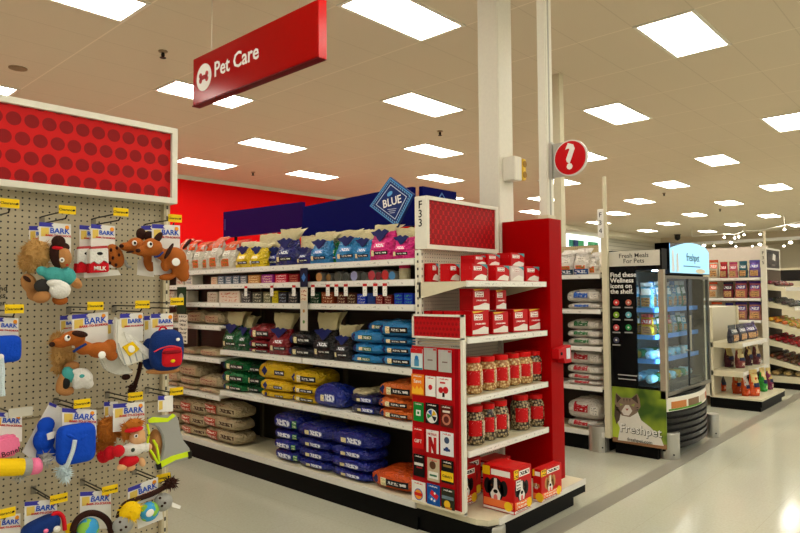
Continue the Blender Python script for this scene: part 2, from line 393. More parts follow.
for k in range(5):
    Y = 2.905+1.22*k
    MB().box(gy(Y)-.018, gy(Y)+.018, -.04, -.0, .19, 1.95).build('upright', paint((104, 94, 74)), g)  # beige uprights, dimmed in colour for the shade inside the shelves
for k in range(4):
    a, b_ = gy(2.905+1.22*(k+1)), gy(2.905+1.22*k)
    zs = [ZS['s1'], ZS['s2'], ZS['s3']]+([ZS['s4'], ZS['s5']] if k < 2 else [1.295, .985, .638])
    for z in zs: shelf_part(g, a+.003, b_-.003, -.03, -.486, z)

# ---------------------------------------------------------------- bags
def sgp(v, p): return math.copysign(abs(v)**p, v)
def lying_bag(parent, w, d, h, col, front=None, name='pouch', r=4.2, t=3.4, seam=None):
    a, b_, c = w/2, d/2, h/2; seed = random.random()*50
    def fn(u, v):
        th = 2*math.pi*u; ph = math.pi*(v-.5)
        rho = abs(math.cos(ph))**(2/t) if abs(math.cos(ph)) > 1e-6 else 0
        x = a*rho*sgp(math.cos(th), 2/r); y = b_*rho*sgp(math.sin(th), 2/r); z = c*sgp(math.sin(ph), 2/t)
        k = 1+.035*noise.noise(Vector((x*14+seed, y*14, z*14)))
        z2 = z+c
        return (x*k, y*k, max(0, z2*(1+.10*math.cos(2.2*x/a)-.04)+(.014*noise.noise(Vector((x*9, y*9, seed)))+.008*noise.noise(Vector((x*26, y*26, seed))))*(z2/h)))
    o = MB().surf(fn, 28, 12, True).build(name, bagm(col), parent, smooth=True)
    return o
def lie_patch(parent, w, d, h, x0, x1, z0, z1, m, name, off=.004, r=4.2, t=3.4, nu=8, nv=3):
    a, b_, c = w/2, d/2, h/2
    def P(xn, zn, e):
        rho = max(0, 1-abs(zn)**t)**(1/t); q = max(0, rho**r-abs(xn)**r)**(1/r)
        return (a*xn, -b_*q-e, c+c*zn)
    f = MB(); f.surf(lambda u, v: P(x0+(x1-x0)*u, z0+(z1-z0)*v, off), nu, nv)
    return f.build(name, m, parent, smooth=True)
blackstrip = scribble('black_strip_print', (16, 16, 18), (220, 220, 212), 9, 1, .5, lo=.3, hi=.72)
creamsq = scribble('cream_square_print', (232, 220, 170), (110, 90, 40), 5, 2, .56)
whitewrite = scribble('navy_white_print', (16, 34, 130), (225, 228, 240), 8, 1, .46, lo=.15, hi=.85)
greenstrip = scribble('green_strip_print', (10, 90, 40), (225, 228, 220), 7, 1, .5)
tanprint = scribble('tan_print', (186, 60, 40), (236, 226, 204), 6, 2, .5)
navy_shield = paint((24, 34, 84)); 
def shield(parent, w, d, h, xn, size=.045):
    a = w/2; x = xn*a; b_ = d/2*(1-abs(xn)**3.2)**(1/3.2)*.995
    return MB().prism([(x-size*.8, h*.5), (x, h*.5-size*.8), (x+size*.8, h*.5), (x, h*.5+size*.8)], -b_-.006, -b_-.001).build('shield_emblem', navy_shield, parent)
def lying(name, label, Ym, Xf, z, w, d, h, col, style='strip', group=None, jit=.03):
    t = thing(name, label, 'pet food bag', (Xf+d/2, Ym, z), AISLE+random.uniform(-jit, jit), group)
    lying_bag(t, w, d, h, col)
    if style == 'strip':
        lie_patch(t, w, d, h, -.12, .8, -.42, .3, blackstrip, 'name_strip', .006); lie_patch(t, w, d, h, -.34, -.1, -.5, .36, creamsq, 'cream_label', .008)
        shield(t, w, d, h, -.6, min(.04, h*.38))
    elif style == 'green':
        lie_patch(t, w, d, h, -.05, .5, -.4, .3, greenstrip, 'name_strip'); lie_patch(t, w, d, h, -.28, -.05, -.3, .25, creamsq, 'cream_label', .006)
        shield(t, w, d, h, -.6, min(.04, h*.38))
    elif style == 'wellness':
        lie_patch(t, w, d, h, -.6, .55, -.6, .5, whitewrite, 'brand_print', .006)
        lie_patch(t, w, d, h, .6, .82, -.5, .4, scribble('round_badge', (60, 130, 70), (220, 225, 210), 4, 2, .5), 'green_badge', .005)
    elif style == 'wtag':
        lie_patch(t, w, d, h, -.1, .6, -.5, .4, whitewrite, 'brand_print', .006); lie_patch(t, w, d, h, -.32, -.1, -.4, .15, creamsq, 'cream_label', .006)
        a = w/2; MB().box(a*.83, a*.84+.002, -d*.38, -d*.2, h*.25, h*.7).build('barcode_label', scribble('barcode', (235, 235, 230), (60, 60, 60), 20, 1, .5), t)
    elif style == 'tan':
        lie_patch(t, w, d, h, -.85, -.1, -.7, .5, tanprint, 'red_picture', .006); lie_patch(t, w, d, h, .05, .85, -.4, .5, scribble('tan_brown_print', (176, 160, 126), (70, 50, 36), 7, 1, .45), 'brand_print')
    elif style == 'tanside':
        lie_patch(t, w, d, h, -.7, .7, -.6, .5, scribble('tan_side_print', (178, 150, 118), (120, 44, 34), 6, 2, .52), 'brand_print')
    elif style == 'yshield':
        lie_patch(t, w, d, h, .1, .6, -.35, .15, blackstrip, 'name_strip'); shield(t, w, d, h, -.45, min(.05, h*.4))
    elif style == 'white':
        pass
    return t
crest_m = scribble('crest_print', (26, 38, 96), (140, 160, 205), 11, 6, .56)
def standing(name, label, loc, rz, w, d, h, col, style='blue', group=None, cat='pet food bag', topfrac=.66, flapcol=(236, 222, 168), lean=.05, strip=True, crest=True):
    t = thing(name, label, cat, loc, rz, group); n = 3.0; seed = random.random()*60
    H = h*topfrac if style in ('blue', 'cream') else h*.86
    def hw(v): return w/2*(1-.10*v**2+.03*math.sin(v*9+seed))
    def hd(v): return d/2*(.9+.25*math.sin(min(1, v*1.6)*math.pi/1.3))*(1-.86*max(0, (v-.35)/.65)**1.7)
    def fn(u, v):
        th = 2*math.pi*u; x = hw(v)*sgp(math.cos(th), 2/n); y = hd(v)*sgp(math.sin(th), 2/n)
        k = .007*noise.noise(Vector((x*26+seed, y*26, v*6)))
        return (x+k, y+k*1.5+lean*v*v*.3, H*v)
    mb = MB().surf(fn, 24, 10, True); mb.add([(0, 0, 0)], [])
    mb.f.append(list(range(23, -1, -1))); mb.m.append(0)
    mb.build('pouch', bagm(col), t, smooth=True)
    def patch(x0, x1, v0, v1, m_, nm, off=.004):
        def P(u, v):
            xn = x0+(x1-x0)*u; vv = v0+(v1-v0)*v
            return (hw(vv)*xn, -hd(vv)*max(0, 1-abs(xn)**n)**(1/n)-off+lean*vv*vv*.3, H*vv)
        return MB().surf(P, 8, 4).build(nm, m_, t, smooth=True)
    if style in ('blue', 'cream'):
        # crumpled open cream top flaring behind the pinched throat
        fh = h-H; fwid = w*.46
        def fl(sgn):
            def q(u, v):
                x = (u-.5)*2*fwid*(.72+.42*v); z = H-.03+(fh+.03)*v*(1+.12*noise.noise(Vector((u*3, seed, 0))))
                y = sgn*(.006+.028*v)+lean*(.3+.9*v*v)+.012*noise.noise(Vector((u*4, v*4, seed)))
                return (x, y, z)
            return q
        mf = MB(); mf.surf(fl(-1), 8, 5); mf.surf(fl(1), 8, 5)
        mf.build('crumpled_top', bagm(flapcol, .5, .8, 22), t, smooth=True)
        if crest:
            cw = w*.36
            pts = [(-cw*1.1, H*.99), (-cw*.75, H*.86), (-cw*.45, H*.83), (-cw*.2, H*.70), (0, H*.64), (cw*.3, H*.73), (cw*.55, H*.80), (cw*.8, H*.9), (cw*1.1, H*.97), (cw*.6, H*1.05), (cw*.2, H*.98), (-cw*.1, H*1.07), (-cw*.6, H*1.0)]
            yy = -hd(.8)-.012
            MB().prism(pts, yy, yy+.01).build('navy_crest', crest_m, t)
        if strip:
            patch(-.28, .78, .2, .32, blackstrip, 'name_strip'); patch(-.55, -.3, .17, .35, creamsq, 'cream_label', .006)
            patch(-.4, .6, .42, .62, scribble('bp_%d%d%d' % col, col, (230, 232, 236), 6, 1, .5, lo=.2, hi=.75), 'brand_print')
    elif style == 'gusset':        # white paper bag, coloured crimped top folded back
        mf = MB(); fh = h-H*.96
        def q(u, v):
            return ((u-.5)*w*(.98-.05*v), .01+v*d*.55, H*.95+fh*v+.004*noise.noise(Vector((u*5, v*3, seed))))
        mf.surf(q, 6, 4)
        mf.surf(lambda u, v: (q(u, v)[0], q(u, v)[1]-.015, q(u, v)[2]+.004), 6, 4)
        mf.build('folded_top', bagm(flapcol), t, smooth=True)
        if topfrac < .5: patch(-.9, .9, .03, .26, prt((24, 66, 120) if topfrac < .3 else (44, 66, 84), (210, 214, 220), 4, 1, .5), 'blue_base_block', .005)
        patch(-.97, .97, .76 if flapcol[1] < 150 else .9, .99, bagm(flapcol), 'top_band')
        patch(-.5, .5, .55, .75, scribble('whitebag_print', (226, 220, 204), (110, 96, 80), 6, 2, .5), 'brand_print')
        patch(-.55, .6, .12, .42, scribble('whitebag_picture', (200, 90, 40), (90, 110, 50), 4, 2, .5), 'dog_picture')
    elif style == 'twotone':
        MB().box(-w*.5, w*.5, lean*.3-.008, lean*.3+.008, H*.97, h).build('crimped_top', bagm(flapcol), t)
        patch(-.97, .97, .5, .99, bagm(flapcol), 'pale_top_half'); patch(-.8, .8, .40, .58, paint((30, 34, 70)), 'navy_band', .006); patch(-.4, .5, .1, .34, prt(col, (240, 220, 190), 4, 1, .5), 'brand_print', .005)
    elif style == 'pouch':         # flat resealable pouch with crimped bar
        MB().box(-w*.46, w*.46, lean*.3-.006, lean*.3+.006, H*.985, h).build('crimped_top', bagm(flapcol), t)
        patch(-.85, .85, .62, .9, scribble('pp_%d%d%d' % flapcol, flapcol, (235, 232, 225), 5, 1, .5), 'brand_print')
        patch(-.7, .7, .12, .5, scribble('pi_%d%d%d' % col, (196, 150, 96), (70, 44, 40), 4, 3, .5), 'picture')
    return t

# --- top shelf bags, X plane about 3.36
XF = 3.335
def stand_row(items, z):
    for (x0, x1, yt, dd, nm, lab, col, style, kw) in items:
        Xp = XF+dd
        ya, yb = Yof(x0, Xp, z), Yof(x1, Xp, z); w = abs(ya-yb); zt = at((x0+x1)/2, yt, 'X', Xp+.06).z
        standing(nm, lab, (Xp+.065, (ya+yb)/2+.04, z), AISLE+random.uniform(-.05, .05), w*1.03, .13, max(.1, zt-z), col, style, **kw)
OR = (236, 92, 36); BB = (38, 132, 196); NV = (20, 30, 112); PK = (228, 40, 130); YL = (238, 204, 20); GR = (12, 112, 56)
WH = (222, 214, 196)
st = 'white kibble bag with orange top'
stand_row([
 (176, 184.5, 239, .02, 'kibble_bag', st+', leftmost, behind the plush dog tail', WH, 'gusset', dict(flapcol=OR)),
 (185.5, 192, 240, .02, 'kibble_bag', st+', second from left of the top shelf', WH, 'gusset', dict(flapcol=OR)),
 (193, 202, 242, .02, 'kibble_bag', st+', third from left of the top shelf', WH, 'gusset', dict(flapcol=OR)),
 (201.5, 210.5, 241, .06, 'kibble_bag', st+', fourth from left, set slightly back', WH, 'gusset', dict(flapcol=OR)),
 (209.5, 220.5, 237, .02, 'kibble_bag', st+', fifth from left and tallest', WH, 'gusset', dict(flapcol=OR)),
 (221, 234, 241, .02, 'kibble_bag', st+', sixth from left, in front of the blank header', WH, 'gusset', dict(flapcol=OR)),
 (233, 242, 239, .14, 'kibble_bag', st+', half hidden behind the yellow bag', WH, 'gusset', dict(flapcol=(226, 60, 30))),
 (235.5, 251, 242, .0, 'kibble_bag', 'yellow dog food bag with cream crumpled top at left of the yellow pair', YL, 'blue', dict(topfrac=.78)),
 (250.5, 263, 243, .0, 'kibble_bag', 'yellow dog food bag in front, right one of the yellow pair', YL, 'blue', dict(topfrac=.8)),
 (255, 271, 234, .12, 'kibble_bag', 'yellow dog food bag with tall cream top standing behind the yellow pair', YL, 'blue', dict(topfrac=.62)),
 (268, 280, 240, .1, 'kibble_bag', 'navy dog food bag just right of the yellow bags, set back', NV, 'blue', dict(topfrac=.7)),
 (276.5, 295, 229, .0, 'kibble_bag', 'large navy dog food bag with flaring cream top on top shelf', NV, 'blue', dict(topfrac=.7)),
 (298, 312, 238, .0, 'kibble_bag', 'short navy dog food bag left of a light blue bag', NV, 'blue', dict(topfrac=.62)),
 (311, 330, 232, .0, 'kibble_bag', 'light blue dog food bag with green strip beside the green bag', BB, 'blue', dict(topfrac=.72)),
 (328, 341, 232, .07, 'kibble_bag', 'green dog food bag squeezed between two light blue bags on top shelf', GR, 'blue', dict(topfrac=.72, crest=False)),
 (337, 358, 230, .0, 'kibble_bag', 'light blue dog food bag, larger one right of the green bag', BB, 'blue', dict(topfrac=.76)),
 (356, 373, 230, .0, 'kibble_bag', 'light blue dog food bag directly left of the pink bags', BB, 'blue', dict(topfrac=.7)),
 (371, 394, 224, .0, 'kibble_bag', 'bright pink dog food bag with navy crest, left pink one', PK, 'blue', dict(topfrac=.8)),
 (394, 413, 228, .0, 'kibble_bag', 'bright pink dog food bag next to the white upright, right pink one', PK, 'blue', dict(topfrac=.72)),
], ZS['s1'])

back = [(262, 274, 236), (281, 293, 230), (297, 309, 236), (312, 324, 235), (325, 337, 235), (340, 352, 231), (354, 368, 230), (376, 390, 226), (394, 411, 228)]
nb = ['yellow', 'large navy', 'short navy', 'first light blue', 'green', 'large light blue', 'last light blue', 'left pink', 'right pink']
stand_row([(a_, b_, yt, .19, 'kibble_bag', 'cream topped dog food bag in back row behind the %s bag' % nb[i], (30, 50, 110) if i < 3 else (36, 110, 170), 'blue', dict(topfrac=.6, crest=False, strip=False)) for i, (a_, b_, yt) in enumerate(back)], ZS['s1'])
# --- fourth shelf standing bags
stand_row([
 (222, 240, 312, .0, 'kibble_bag', 'green dog food bag with tall cream top at left end of middle shelf', (14, 90, 48), 'blue', dict(topfrac=.66, strip=True)),
 (237, 249, 316, .03, 'kibble_bag', 'green dog food bag tucked against the lying dark red stack', (14, 84, 44), 'blue', dict(topfrac=.66)),
 (270, 289, 313, .0, 'kibble_bag', 'dark red dog food bag with cream top on middle shelf', (132, 16, 26), 'blue', dict(topfrac=.62)),
 (314, 335, 312, .0, 'kibble_bag', 'black dog food bag with large cream top below the hanging tag sign', (22, 22, 26), 'blue', dict(topfrac=.62)),
 (335, 352, 325, .0, 'kibble_bag', 'black dog food bag with short cream top left of blue stack', (22, 22, 26), 'blue', dict(topfrac=.68)),
], ZS['s4'])
# --- lying stacks
def stack(x0, x1, z, tops, col, nm, labf, style, d=.3, Xf=3.32, jit=.03, group=None, order=None):
    """tops: list of pixel y of each bag's top at the front, bottom first"""
    ya, yb = Yof(x0, Xf, z), Yof(x1, Xf, z); w = abs(ya-yb); Ym = (ya+yb)/2; zc = z; N = len(tops)
    for i, yt in enumerate(tops):
        zt = at((x0+x1)/2, yt, 'X', Xf+.05).z; h = max(.04, zt-zc)
        pos = {1: ['alone'], 2: ['bottom one', 'top one'], 3: ['bottom one', 'middle one', 'top one'], 4: ['bottom one', 'second from bottom', 'third from bottom', 'top one']}[N][i]
        c = col[i] if isinstance(col, list) else col
        stl = style[i] if isinstance(style, list) else style
        lying(nm, labf+(', '+pos if N > 1 else ''), Ym+.035+random.uniform(-.014, .014), Xf+random.uniform(0, .015), zc, w*random.uniform(.99, 1.06)*(1.1 if (i == N-1 and N > 2) else 1), d, h*1.05, c, stl, group, jit)
        zc += h
RD = (132, 14, 24); BK = (20, 20, 24)
stack(247.5, 270, ZS['s4'], [349, 340, 326], RD, 'kibble_bag', 'dark red dog food bag lying in stack beside the green bags', 'strip')
stack(287, 313, ZS['s4'], [346, 333], BK, 'kibble_bag', 'black dog food bag lying in the stack of two on middle shelf', 'strip')
stack(351, 381, ZS['s4'], [354, 343, 331], BB, 'kibble_bag', 'light blue bag with green strip lying in left blue stack', 'green')
lying('kibble_bag', 'light blue bag lying on top across the left blue stack', Yof(376, 3.36, 1.4), 3.36, at(376, 332, 'X', 3.4).z, .24, .36, .085, BB, 'green')
stack(380, 413, ZS['s4'], [355, 345, 337, 322], BB, 'kibble_bag', 'light blue bag with black strip lying in right blue stack', 'strip', d=.34)
# fifth shelf
stack(221, 245, ZS['s5'], [383, 371, 360], GR, 'kibble_bag', 'bright green dog food bag lying in left green stack', 'strip')
stack(244, 262, ZS['s5'], [385, 374, 363], (10, 80, 44), 'kibble_bag', 'darker green bag lying between green and yellow stacks', 'strip', Xf=3.38)
stack(259, 290, ZS['s5'], [391, 380, 362], (236, 192, 16), 'kibble_bag', 'yellow dog food bag lying in left yellow stack', 'yshield')
stack(291, 317, ZS['s5'], [394, 385, 371], (236, 192, 16), 'kibble_bag', 'yellow dog food bag lying in right yellow stack', 'strip')
stack(314, 346, ZS['s5'], [386], (22, 44, 150), 'kibble_bag', 'royal blue bag lying alone right of the yellow stacks', 'wtag', d=.22)
stack(349, 381, ZS['s5'], [404, 394], (14, 22, 72), 'kibble_bag', 'dark navy bag lying between royal blue and orange bags', 'wtag')
lying('kibble_bag', 'cream folded bag lying on top of the dark navy bags', Yof(362, 3.4, .95), 3.36, at(362, 396, 'X', 3.4).z, .2, .34, .05, (220, 206, 160), 'white')
ORG = (236, 116, 44)
stack(379, 413, ZS['s5'], [409, 398, 382], ORG, 'kibble_bag', 'orange dog food bag lying in stack at right end of lower shelf', 'strip')
# deck
DK = ZS['deck']+.003
stack(273, 298, DK, [449, 439, 429, 414], (18, 34, 132), 'kibble_bag', 'navy bag with green badge lying in left deck stack', 'wellness')
stack(297, 331, DK, [459, 448, 438, 424], (18, 34, 132), 'kibble_bag', 'navy bag lying in the middle navy stack on bottom deck', 'wtag')
stack(331, 372, DK, [469, 458, 447, 431], (18, 36, 140), 'kibble_bag', 'navy bag with barcode end lying in right navy stack on deck', 'wtag', d=.26)
stack(370, 413, DK, [472], (232, 88, 26), 'kibble_bag', 'large orange dog food bag lying alone at right end of deck', 'strip', d=.36)
TN = (190, 170, 132)
stack(180, 207, DK, [425, 413, 400], TN, 'kibble_bag', 'tan dog food bag lying in left tan stack on bottom deck', 'tan', d=.26)
stack(203, 237, DK, [428, 416, 403], TN, 'kibble_bag', 'tan dog food bag lying in right tan stack on bottom deck', 'tan', d=.26)
stack(165, 181, DK, [422, 411, 399], TN, 'kibble_bag', 'tan bag lying in the tan stack half behind the harness', 'tan', Xf=3.34)
# left section shelves (Y > 5.35)
stack(185, 203, 1.295, [311], TN, 'kibble_bag', 'tan bag lying on left section shelf behind white leaflet', 'tanside', Xf=3.36)
stack(203, 220, 1.295, [313], TN, 'kibble_bag', 'tan bag lying on left section shelf near the green bags', 'tanside', Xf=3.36)
stack(162, 184, 1.295, [312], TN, 'kibble_bag', 'tan bag on left section shelf beneath green hanging sign', 'tanside', Xf=3.36)
stack(177, 198, .985, [348], TN, 'kibble_bag', 'tan bag lying flat on second left section shelf, left one', 'tanside')
stack(198, 220, .985, [349], TN, 'kibble_bag', 'tan bag lying flat on second left section shelf, right one', 'tanside')
stack(167, 180, .638, [381, 371, 361], TN, 'kibble_bag', 'tan bag lying in narrow left stack of lower left shelf', 'tanside')
stack(178, 198, .638, [384, 376, 364], TN, 'kibble_bag', 'tan bag lying in middle stack of lower left shelf', 'tanside')
stack(197, 220, .638, [387, 376], TN, 'kibble_bag', 'tan bag lying in right stack of lower left shelf', 'tanside')

# --- second shelf: trays, cans; third shelf: cartons
def block(nm, label, x0, x1, yt, z, col, m_front, d=.12, Xf=3.325, cat='carton', group=None):
    ya, yb = Yof(x0, Xf, z), Yof(x1, Xf, z); w = abs(ya-yb); h = at((x0+x1)/2, yt, 'X', Xf).z-z
    t = thing(nm, label, cat, (Xf+d/2, (ya+yb)/2, z), AISLE, group)
    MB().box(-w*.48, w*.48, -d/2, d/2, 0, h).build('carton', paint(col), t, bevel=.003)
    MB().box(-w*.44, w*.44, -d/2-.0015, -d/2-.0002, h*.08, h*.92).build('printed_front', m_front, t)
    return t
def prt(a, b_, sx=6, rows=3, thr=.5): return scribble('prt_%s_%s_%d_%d' % (a, b_, sx, rows), a, b_, sx, rows, thr)
S2 = [(176, 184, 271, (206, 196, 176), (170, 70, 50), 'cream tray pack'), (185, 192.5, 273, (214, 206, 190), (60, 80, 110), 'white treat packet'),
 (211, 217, 277, (214, 190, 160), (190, 90, 60), 'peach slim carton'), (217.5, 224.5, 276, (96, 110, 124), (225, 225, 220), 'grey can tray'), (225, 232, 276, (96, 110, 124), (228, 225, 220), 'grey can tray'),
 (232.5, 239.5, 275.5, (96, 110, 124), (225, 226, 220), 'grey can tray'), (240, 247, 275.5, (100, 104, 112), (225, 225, 222), 'grey can tray'), (247.5, 260.5, 275, (176, 120, 62), (236, 210, 160), 'orange brown tray'),
 (261, 273.5, 274.5, (150, 40, 130), (236, 200, 170), 'purple tray'), (274.5, 287.5, 274, (190, 16, 50), (236, 200, 200), 'red tray'), (288.5, 299, 274, (130, 14, 24), (190, 120, 90), 'dark red tray')]
for i, (a, b_, yt, c, c2, l) in enumerate(S2):
    block('food_tray', l+' on second shelf, %s from its left end' % ords[i], a, b_, yt, ZS['s2'], c, prt(c, c2), cat='pet food tray')
def can(label, Ym, Xc, z, r, h, col, lid, flat=False, group=None):
    t = thing('food_can', label, 'can', (Xc, Ym, z), AISLE, group)
    if flat:     # lies on its side, lid to the shopper
        M_ = Matrix.Translation((0, 0, r)) @ Matrix.Rotation(math.pi/2, 4, 'X')
    else: M_ = Matrix.Identity(4)
    a = MB().lathe([(r*.96, -h/2 if flat else 0), (r, -h/2+.004 if flat else .004), (r, h/2-.004 if flat else h-.004), (r*.96, h/2 if flat else h)], 20).build('can_body', col, t, smooth=False); a.matrix_local = M_
    zt = h/2 if flat else h
    b2 = MB().lathe([(r*.9, zt-.002), (r*.9, zt+.002), (r*.6, zt+.003), (r*.55, zt+.001)], 20).build('lid', lid, t); b2.matrix_local = M_
    return t
z2 = ZS['s2']
for i, (xc, c, l) in enumerate([(321.5, (196, 140, 84), 'cream orange'), (331, (120, 90, 50), 'bronze'), (340, (80, 80, 70), 'grey'), (348, (60, 66, 60), 'dark grey'), (356.5, (150, 150, 190), 'lilac white'),
        (366, (70, 74, 70), 'charcoal'), (374, (180, 60, 70), 'red white'), (381, (120, 40, 50), 'wine red'), (387.5, (190, 50, 50), 'bright red'), (394.5, (80, 140, 190), 'blue')]):
    can('%s can lying with its lid forward, %s from left on second shelf' % (l, ords[i]), Yof(xc, 3.36, z2), 3.38, z2, .040 if i % 2 == 0 else .034, .09, paint((120, 118, 112)), prt(c, (236, 230, 220), 5, 4, .5), True)
for i in range(4):
    can('cream can with pink band in column at shelf end, %s' % ['lowest', 'second from bottom', 'third from bottom', 'topmost'][i], Yof(403, 3.38, z2), 3.40, z2+i*.028, .042, .027, paint((196, 186, 150) if i < 3 else (200, 40, 90)), paint((190, 186, 170)))
S3 = [(167, 175, 291, (200, 190, 170), (150, 80, 60), 'cream tray pack'), (176, 188, 291, (196, 186, 166), (150, 80, 60), 'cream tray pack'), (207, 217, 292, (190, 176, 156), (120, 60, 50), 'beige can pack'), (218.5, 240, 291, (214, 196, 176), (190, 90, 70), 'wide peach can pack'),
 (241, 251, 292, (60, 60, 62), (200, 200, 190), 'dark carton'), (252, 262, 292, (70, 72, 60), (220, 216, 190), 'olive carton'), (263, 271, 292, (110, 110, 80), (226, 220, 190), 'cream and olive carton'), (272, 278, 291, (196, 180, 20), (30, 30, 30), 'yellow carton'), (278, 287, 292, (30, 34, 40), (150, 170, 190), 'black carton'),
 (288, 298, 292, (40, 42, 46), (200, 190, 170), 'charcoal carton'), (309.5, 320, 292, (14, 60, 40), (190, 200, 180), 'dark green carton'), (321, 334, 292, (120, 50, 20), (220, 190, 150), 'rust brown carton'), (336.5, 346, 293, (80, 30, 26), (210, 190, 150), 'maroon carton'), (346.5, 356, 293, (70, 40, 26), (210, 190, 150), 'brown carton'),
 (357, 366, 294, (18, 50, 170), (210, 210, 180), 'blue carton'), (367.5, 375, 293, (30, 60, 130), (40, 44, 60), 'navy carton'), (375.5, 383, 295, (120, 16, 26), (210, 180, 160), 'dark red carton'), (384, 392, 295, (100, 22, 26), (210, 180, 160), 'wine red carton'), (394, 403, 293, (20, 46, 160), (70, 160, 80), 'blue and green carton'), (403.5, 413, 293, (20, 46, 160), (70, 160, 80), 'blue and green carton')]
for i, (a, b_, yt, c, c2, l) in enumerate(S3):
    block('food_carton', l+' on third shelf, %s from its left end' % ords[i], a, b_, yt, ZS['s3'], c, prt(c, c2, 5, 3, .55))
# hanging clip tags under shelf two
for i, x in enumerate((246, 272, 294, 313, 328, 336.5, 346, 365, 375.5, 385)):
    Y = Yof(x, 3.27, 1.62)
    t = thing('price_tag', 'white paper price tag with red top clipped under second shelf, %s from left' % ords[i], 'price tag', (3.268, Y, 1.575), AISLE)
    MB().box(-.021, .021, -.0008, .0008, 0, .07).build('paper', prt((232, 230, 222), (120, 116, 112), 4, 4, .58), t)
    MB().box(-.021, .021, -.0012, .0012, .0705, .09).build('red_top', paint((200, 40, 40)), t)
# brand flag sign (navy top, long white card)
t = thing('shelf_flag_sign', 'narrow hanging card with navy top and blue diamond on shelf front', 'sign', (3.262, Yof(304, 3.262, 1.5), 1.30), AISLE)
zt = at(304, 268, 'X', 3.262).z-1.30; zm = at(304, 287, 'X', 3.262).z-1.30
MB().box(-.045, .045, -.002, .002, 0, zm).build('card', paint((196, 190, 174)), t)
MB().box(-.045, .045, -.003, .003, zm, zt).build('navy_top', paint((14, 22, 50)), t)
MB().prism([(-.025, (zm+zt)/2), (0, (zm+zt)/2-.035), (.025, (zm+zt)/2), (0, (zm+zt)/2+.035)], -.0045, -.003).build('diamond', paint((60, 120, 190)), t)
MB().box(-.04, .04, -.0035, -.002, zm*.68, zm*.95).build('picture', prt((214, 196, 170), (150, 60, 40), 4, 3, .52), t)
for k in (.2, .45): disc(.014, -.0035, -.002, 14).build('icon', paint((170, 120, 70) if k > .3 else (90, 130, 70)), t, loc=(0, 0, zm*k))
# green hanging sign with leaflet
Yg = Yof(181.5, 3.2, 1.5)
z0, z1 = at(181, 314, 'X', 3.2).z, at(181, 287, 'X', 3.2).z
t = thing('shelf_flag_sign', 'dark green hanging sign above the white leaflet at left shelf', 'sign', (3.2, Yg, z0), AISLE)
MB().box(-.085, .085, -.003, .003, 0, z1-z0).build('board', paint((8, 54, 34)), t)
disc(.045, -.005, -.003, 20).build('round_emblem', paint((180, 190, 170)), t, loc=(0, 0, (z1-z0)*.6))
t = thing('leaflet', 'white printed leaflet hanging below the dark green sign', 'leaflet', (3.2, Yof(183, 3.2, 1.4), at(181, 343, 'X', 3.2).z), AISLE)
hh = z0-at(181, 343, 'X', 3.2).z-.005
MB().tube([(0, 0, hh-.004), (0, .045, hh+.0), (0, .085, hh-.01)], .002, 6).build('hanger_wire', wire_m, t)
MB().box(-.085, .085, -.0015, .0015, 0, hh).build('paper', prt((226, 222, 206), (40, 40, 40), 9, 7, .5), t)

# --- blank header boards above the run
t = thing('header_board', 'long plain navy header board above the shelving', 'header board', (3.78, 4.0, 0), AISLE)
def hb(px, py): P = at(px, py, 'X', 3.78); return (4.0-P.y, P.z)
MB().prism([hb(303, 237), hb(414, 225.5), hb(414, 187), hb(383, 191.5), hb(305, 207)], -.02, .02).build('board', mat('navy_board', (2, 8, 84), .5, spec=.05), t)
for x in (-.5, .6): MB().box(x, x+.03, .02, .04, 1.88, 2.3).build('support_post', black_m, t)
t = thing('header_board', 'dark purple header board left of the navy header board', 'header board', (3.8, 5.3, 0), AISLE)
def hb(px, py): P = at(px, py, 'X', 3.8); return (5.3-P.y, P.z)
MB().prism([hb(225, 238), hb(303.5, 229.5), hb(303.5, 202), hb(225, 212.3)], -.02, .02).build('board', mat('purple_board', (34, 2, 74), .5, spec=.05), t)
for x in (-.6, .4): MB().box(x, x+.03, .0, .02, 1.88, 2.26).build('support_post', black_m, t)
MB().box(-.75, -.742, -.024, -.02, 2.28, 2.40).build('edge_print', paint((110, 100, 160)), t)
t = thing('header_board', 'short navy end board behind the diamond sign and dotted header', 'header board', (3.82, 3.3, 0), 0)
za = at(430, 206, 'Y', 3.3).z; zb = at(430, 188, 'Y', 3.3).z
xr = at(454.5, 195, 'Y', 3.3).x-3.82
MB().box(0, xr, -.02, .02, za-.12, zb).build('board', MATS['navy_board'], t); MB().box(.02, .05, 0, .02, 1.88, za).build('support_post', black_m, t)
def dia(w_, m_, nm, off, par, cx=0, cz=0, t1=.8):
    o = MB(); o.prism([(cx-w_*t1, cz), (cx, cz-w_), (cx+w_*t1, cz), (cx, cz+w_)], -off-.001, -off); return o.build(nm, m_, par)
dia(.075, paint((90, 130, 190)), 'diamond_outline', .021, t, xr*.55, zb-.10, 1); dia(.06, MATS['navy_board'], 'diamond_inner', .0225, t, xr*.55, zb-.10, 1)
